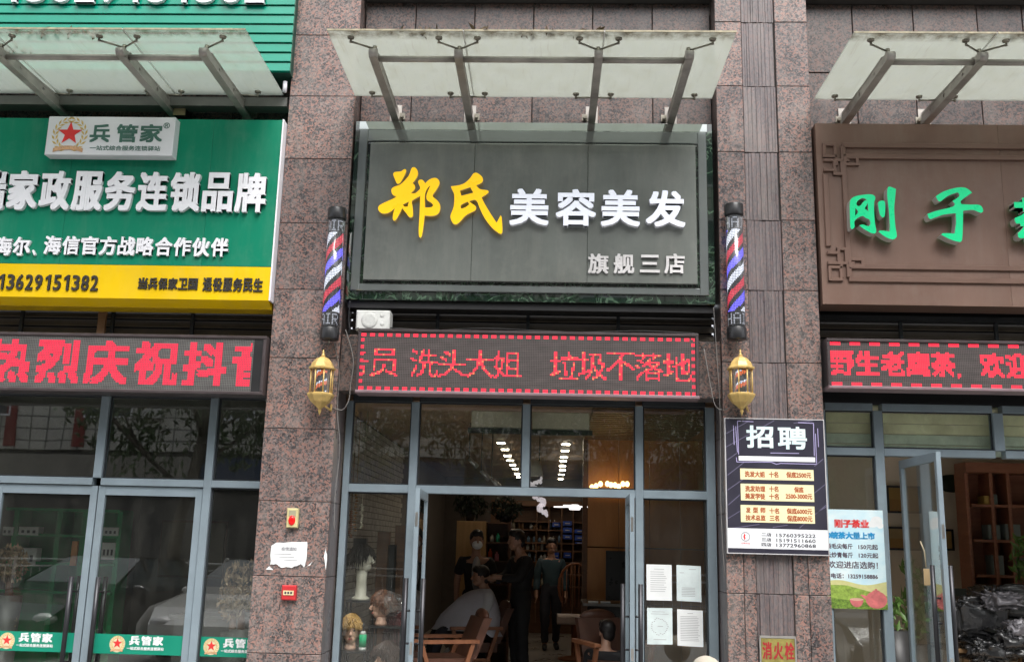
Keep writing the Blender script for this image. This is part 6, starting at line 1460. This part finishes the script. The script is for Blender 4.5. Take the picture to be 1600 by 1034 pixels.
for k, (x, y, h, ln) in enumerate(((-9.5, -15.5, 9, .6), (-5.2, -15.2, 8.5, -.5), (-1.6, -15.6, 9, .5), (2.2, -15.2, 8, -.3), (5.3, -15.6, 9, .4), (9.5, -15.3, 8.5, .2), (13.5, -15.5, 9, 0))):
    tree(x, y, h, k + 3, '%s street tree across the road, left to right in the reflection' % ['first', 'second', 'third', 'fourth', 'fifth', 'sixth', 'seventh'][k], ln)
tree(4.9, -5.9, 6.5, 31, 'ivy covered tree at the near kerb to the right of the camera', -.2)
op = empty('apartment_building', (0, -30, 0), 'white tiled apartment block across the road, seen only as a reflection', 'building')
TL = NT('white_wall_tile'); tb_ = TL.n('TexBrick')
mp = TL.n('Mapping'); tc_ = TL.n('TexCoord'); TL.l(tc_.outputs['Object'], mp.inputs[0]); mp.inputs['Rotation'].default_value = (R(90), 0, 0); TL.l(mp.outputs[0], tb_.inputs['Vector'])
tb_.offset = 0; tb_.inputs['Scale'].default_value = 1; tb_.inputs['Brick Width'].default_value = .6; tb_.inputs['Row Height'].default_value = .45; tb_.inputs['Mortar Size'].default_value = .03
tb_.inputs['Color1'].default_value = (.68, .66, .58, 1); tb_.inputs['Color2'].default_value = (.58, .56, .50, 1); tb_.inputs['Mortar'].default_value = (.2, .2, .18, 1); TL.l(tb_.outputs[0], TL.p.inputs['Base Color'])
MB().box(-34, 34, -34, -26, 4.6, 17).build('wall', TL.m, op); MB().box(-34, 34, -34, -26.4, -.1, 4.6).build('ground_floor', M('shop_dark', (.07, .07, .07), .4, 0, .4, .5), op)
WG = M('far_window', (.05, .06, .07), .1, 0, .3)
for k in range(14):
    for j in range(4):
        x = -31 + k * 4.6; z = 5.9 + j * 3; w_ = MB().box(x, x + 1.7, -26.01, -25.96, z, z + 1.6).build('window', WG, op)
        f = MB(); f.box(x - .06, x + 1.76, -25.97, -25.9, z - .08, z); f.box(x - .06, x + 1.76, -25.97, -25.9, z + 1.6, z + 1.66); f.box(x - .06, x, -25.97, -25.9, z, z + 1.6); f.box(x + 1.7, x + 1.76, -25.97, -25.9, z, z + 1.6); f.box(x + .82, x + .88, -25.955, -25.9, z, z + 1.6); f.build('frame', WHS, w_)
        if (k + j) % 2: MB().slab(x + 2.1, x + 2.95, -25.98, -25.6, z - .1, z + .5, .03).build('air_conditioner', M('ac_white', (.55, .55, .52), .5, dirt=.3), op)
for k, (x0, x1, cl) in enumerate(((-22, -13, (.3, .28, .24)), (-12.6, -3, (.02, .05, .12)), (-2.6, 5, (.015, .05, .09)), (5.4, 14, (.03, .12, .07)))):
    MB().slab(x0, x1, -26.0, -25.7, 3.3, 4.4, .02).build('fascia', M('fascia%d' % k, cl, .5), op)
for x_ in (-20.2, -17.6): MB().box(x_, x_ + .42, -26.0, -25.93, 4.7, 8.4).build('banner', M('banner_red', (.26, .035, .03), .6), op)
rl = empty('guard_rail', (0, -12.5, -.16), 'white steel guard rail along the middle of the road', 'railing')
WR = M('rail_white', (.62, .62, .60), .5, .1, .1)
for z in (.25, .85, 1.0): MB().tube([(-14, -12.5, z), (14, -12.5, z)], .022, 8).build('rail', WR, rl)
for k in range(15): MB().box(-14 + k * 2 - .03, -14 + k * 2 + .03, -12.53, -12.47, -.16, 1.06).build('post', WR, rl)
bal = MB()
for k in range(140): bal.box(-14 + k * .2 - .008, -14 + k * .2 + .008, -12.508, -12.492, .27, .83)
bal.build('bars', WR, rl)['kind'] = 'stuff'
def car(x, y, ang, paint, label):
    root = empty('parked_car', (x, y, -.2), label, 'car', 'cars parked in front of the shops'); Tm = Matrix.Translation((x, y, -.2)) @ Matrix.Rotation(ang, 4, 'Z')
    # side profile (x forward), half widths tapering to the roof
    prof = [(-2.25, .55, .80), (-2.28, .85, .82), (-2.0, 1.02, .84), (-1.35, 1.10, .85), (-.75, 1.42, .66), (.25, 1.47, .64), (1.0, 1.10, .80), (1.05, 1.0, .86), (2.0, .86, .82), (2.3, .66, .74), (2.32, .42, .72)]
    V = []; Fc = []; n = len(prof)
    for (px, pz, hw) in prof:
        for s in (-1, 1): V.append((px, s * hw, pz))
    body = MB(); sill = [(px, s * .88, .30) for (px, pz, hw) in prof for s in (-1, 1)]; belt = [(px, s * .90, min(pz, .95 if -2 < px < 1.05 else pz)) for (px, pz, hw) in prof for s in (-1, 1)]
    A = sill + belt; o1 = 2 * n
    for i in range(n - 1):
        for s in (0, 1):
            a_, b_ = 2 * i + s, 2 * (i + 1) + s; f = (a_, b_, o1 + b_, o1 + a_); Fc.append(f if s == 0 else f[::-1])
    body.add(A, Fc, True); body.add(V + belt, [(2 * i, 2 * i + 1, 2 * i + 3, 2 * i + 2) for i in range(n - 1) if i not in (5, 3)], False)
    body.add([sill[0], sill[1], belt[1], belt[0]], [(0, 1, 2, 3)]); body.add([sill[-2], sill[-1], belt[-1], belt[-2]], [(0, 3, 2, 1)])
    # pillars and shoulders
    for s in (-1, 1):
        for i in (3, 4, 5, 6):
            px, pz, hw = prof[i]; body.bar((px, s * .88, .95), (px, s * hw, pz), .05, .07, (1, 0, 0))
        body.bar((-.25, s * .88, .95), (-.2, s * .65, 1.43), .05, .08, (1, 0, 0))
    body.tf(Tm).build('body', paint, root)
    g = MB(); sp = [(-1.35, 1.09, .84), (-.75, 1.41, .645), (.25, 1.455, .63), (1.0, 1.09, .79)]
    for s in (-1, 1): g.add([(px, s * (hw if pz > 1.2 else .87), pz) for px, pz, hw in sp] + [(1.0, s * .885, .96), (-1.35, s * .885, .96)], [(0, 1, 2, 3, 4, 5)])
    for i in (0, 2): a_, b_ = sp[i], sp[i + 1]; g.add([(a_[0], -a_[2], a_[1] + .006), (a_[0], a_[2], a_[1] + .006), (b_[0], b_[2], b_[1] + .006), (b_[0], -b_[2], b_[1] + .006)], [(0, 1, 2, 3)])
    g.tf(Tm).build('windows', M('car_glass', (.03, .04, .045), .04, 0, .1, spec=1), root)
    for px in (-1.4, 1.42):
        for s in (-1, 1):
            w_ = MB(); w_.tube([(px, s * .70, .32), (px, s * .90, .32)], .32, 24); tw = w_.tf(Tm).build('wheel', M('tyre', (.02, .02, .02), .8), root)
            w_ = MB(); w_.tube([(px, s * .901, .32), (px, s * .915, .32)], .21, 16); w_.tf(Tm).build('rim', M('rim_metal', (.5, .5, .5), .3, .8), tw)
    for s in (-1, 1):
        MB().ball((2.16, s * .62, .68), .16, .17, .08, 10, 6).tf(Tm).build('headlight', M('headlight', (.7, .7, .7), .1), root); MB().ball((-2.2, s * .65, .82), .1, .18, .07, 10, 6).tf(Tm).build('tail_light', M('tail_light', (.4, .02, .02), .2), root)
        MB().ball((.75, s * 1.0, 1.02), .07, .10, .06, 10, 6).tf(Tm).build('wing_mirror', paint, root)
    MB().box(2.31, 2.345, -.45, .45, .38, .52).tf(Tm).build('grille', BLACK, root)
    MB().box(2.346, 2.355, -.22, .22, .40, .50).tf(Tm).build('number_plate', M('plate_blue', (.02, .07, .35), .5), root)
car(-6.7, -5.6, R(104), M('paint_black', (.015, .015, .017), .12, 0, .1, 3, coat=1), 'black saloon car parked on the left, mirrored in the green sign shop door')
car(-4.2, -5.5, R(97), M('paint_white', (.70, .70, .68), .15, 0, .03, 3, coat=1), 'white saloon car parked left of the camera, mirrored in the pane beside the pillar')
car(4.75, -5.3, R(91), M('paint_silver', (.55, .56, .56), .2, .3, .03, 3, coat=1), 'silver white car parked to the right, facing the tea shop')
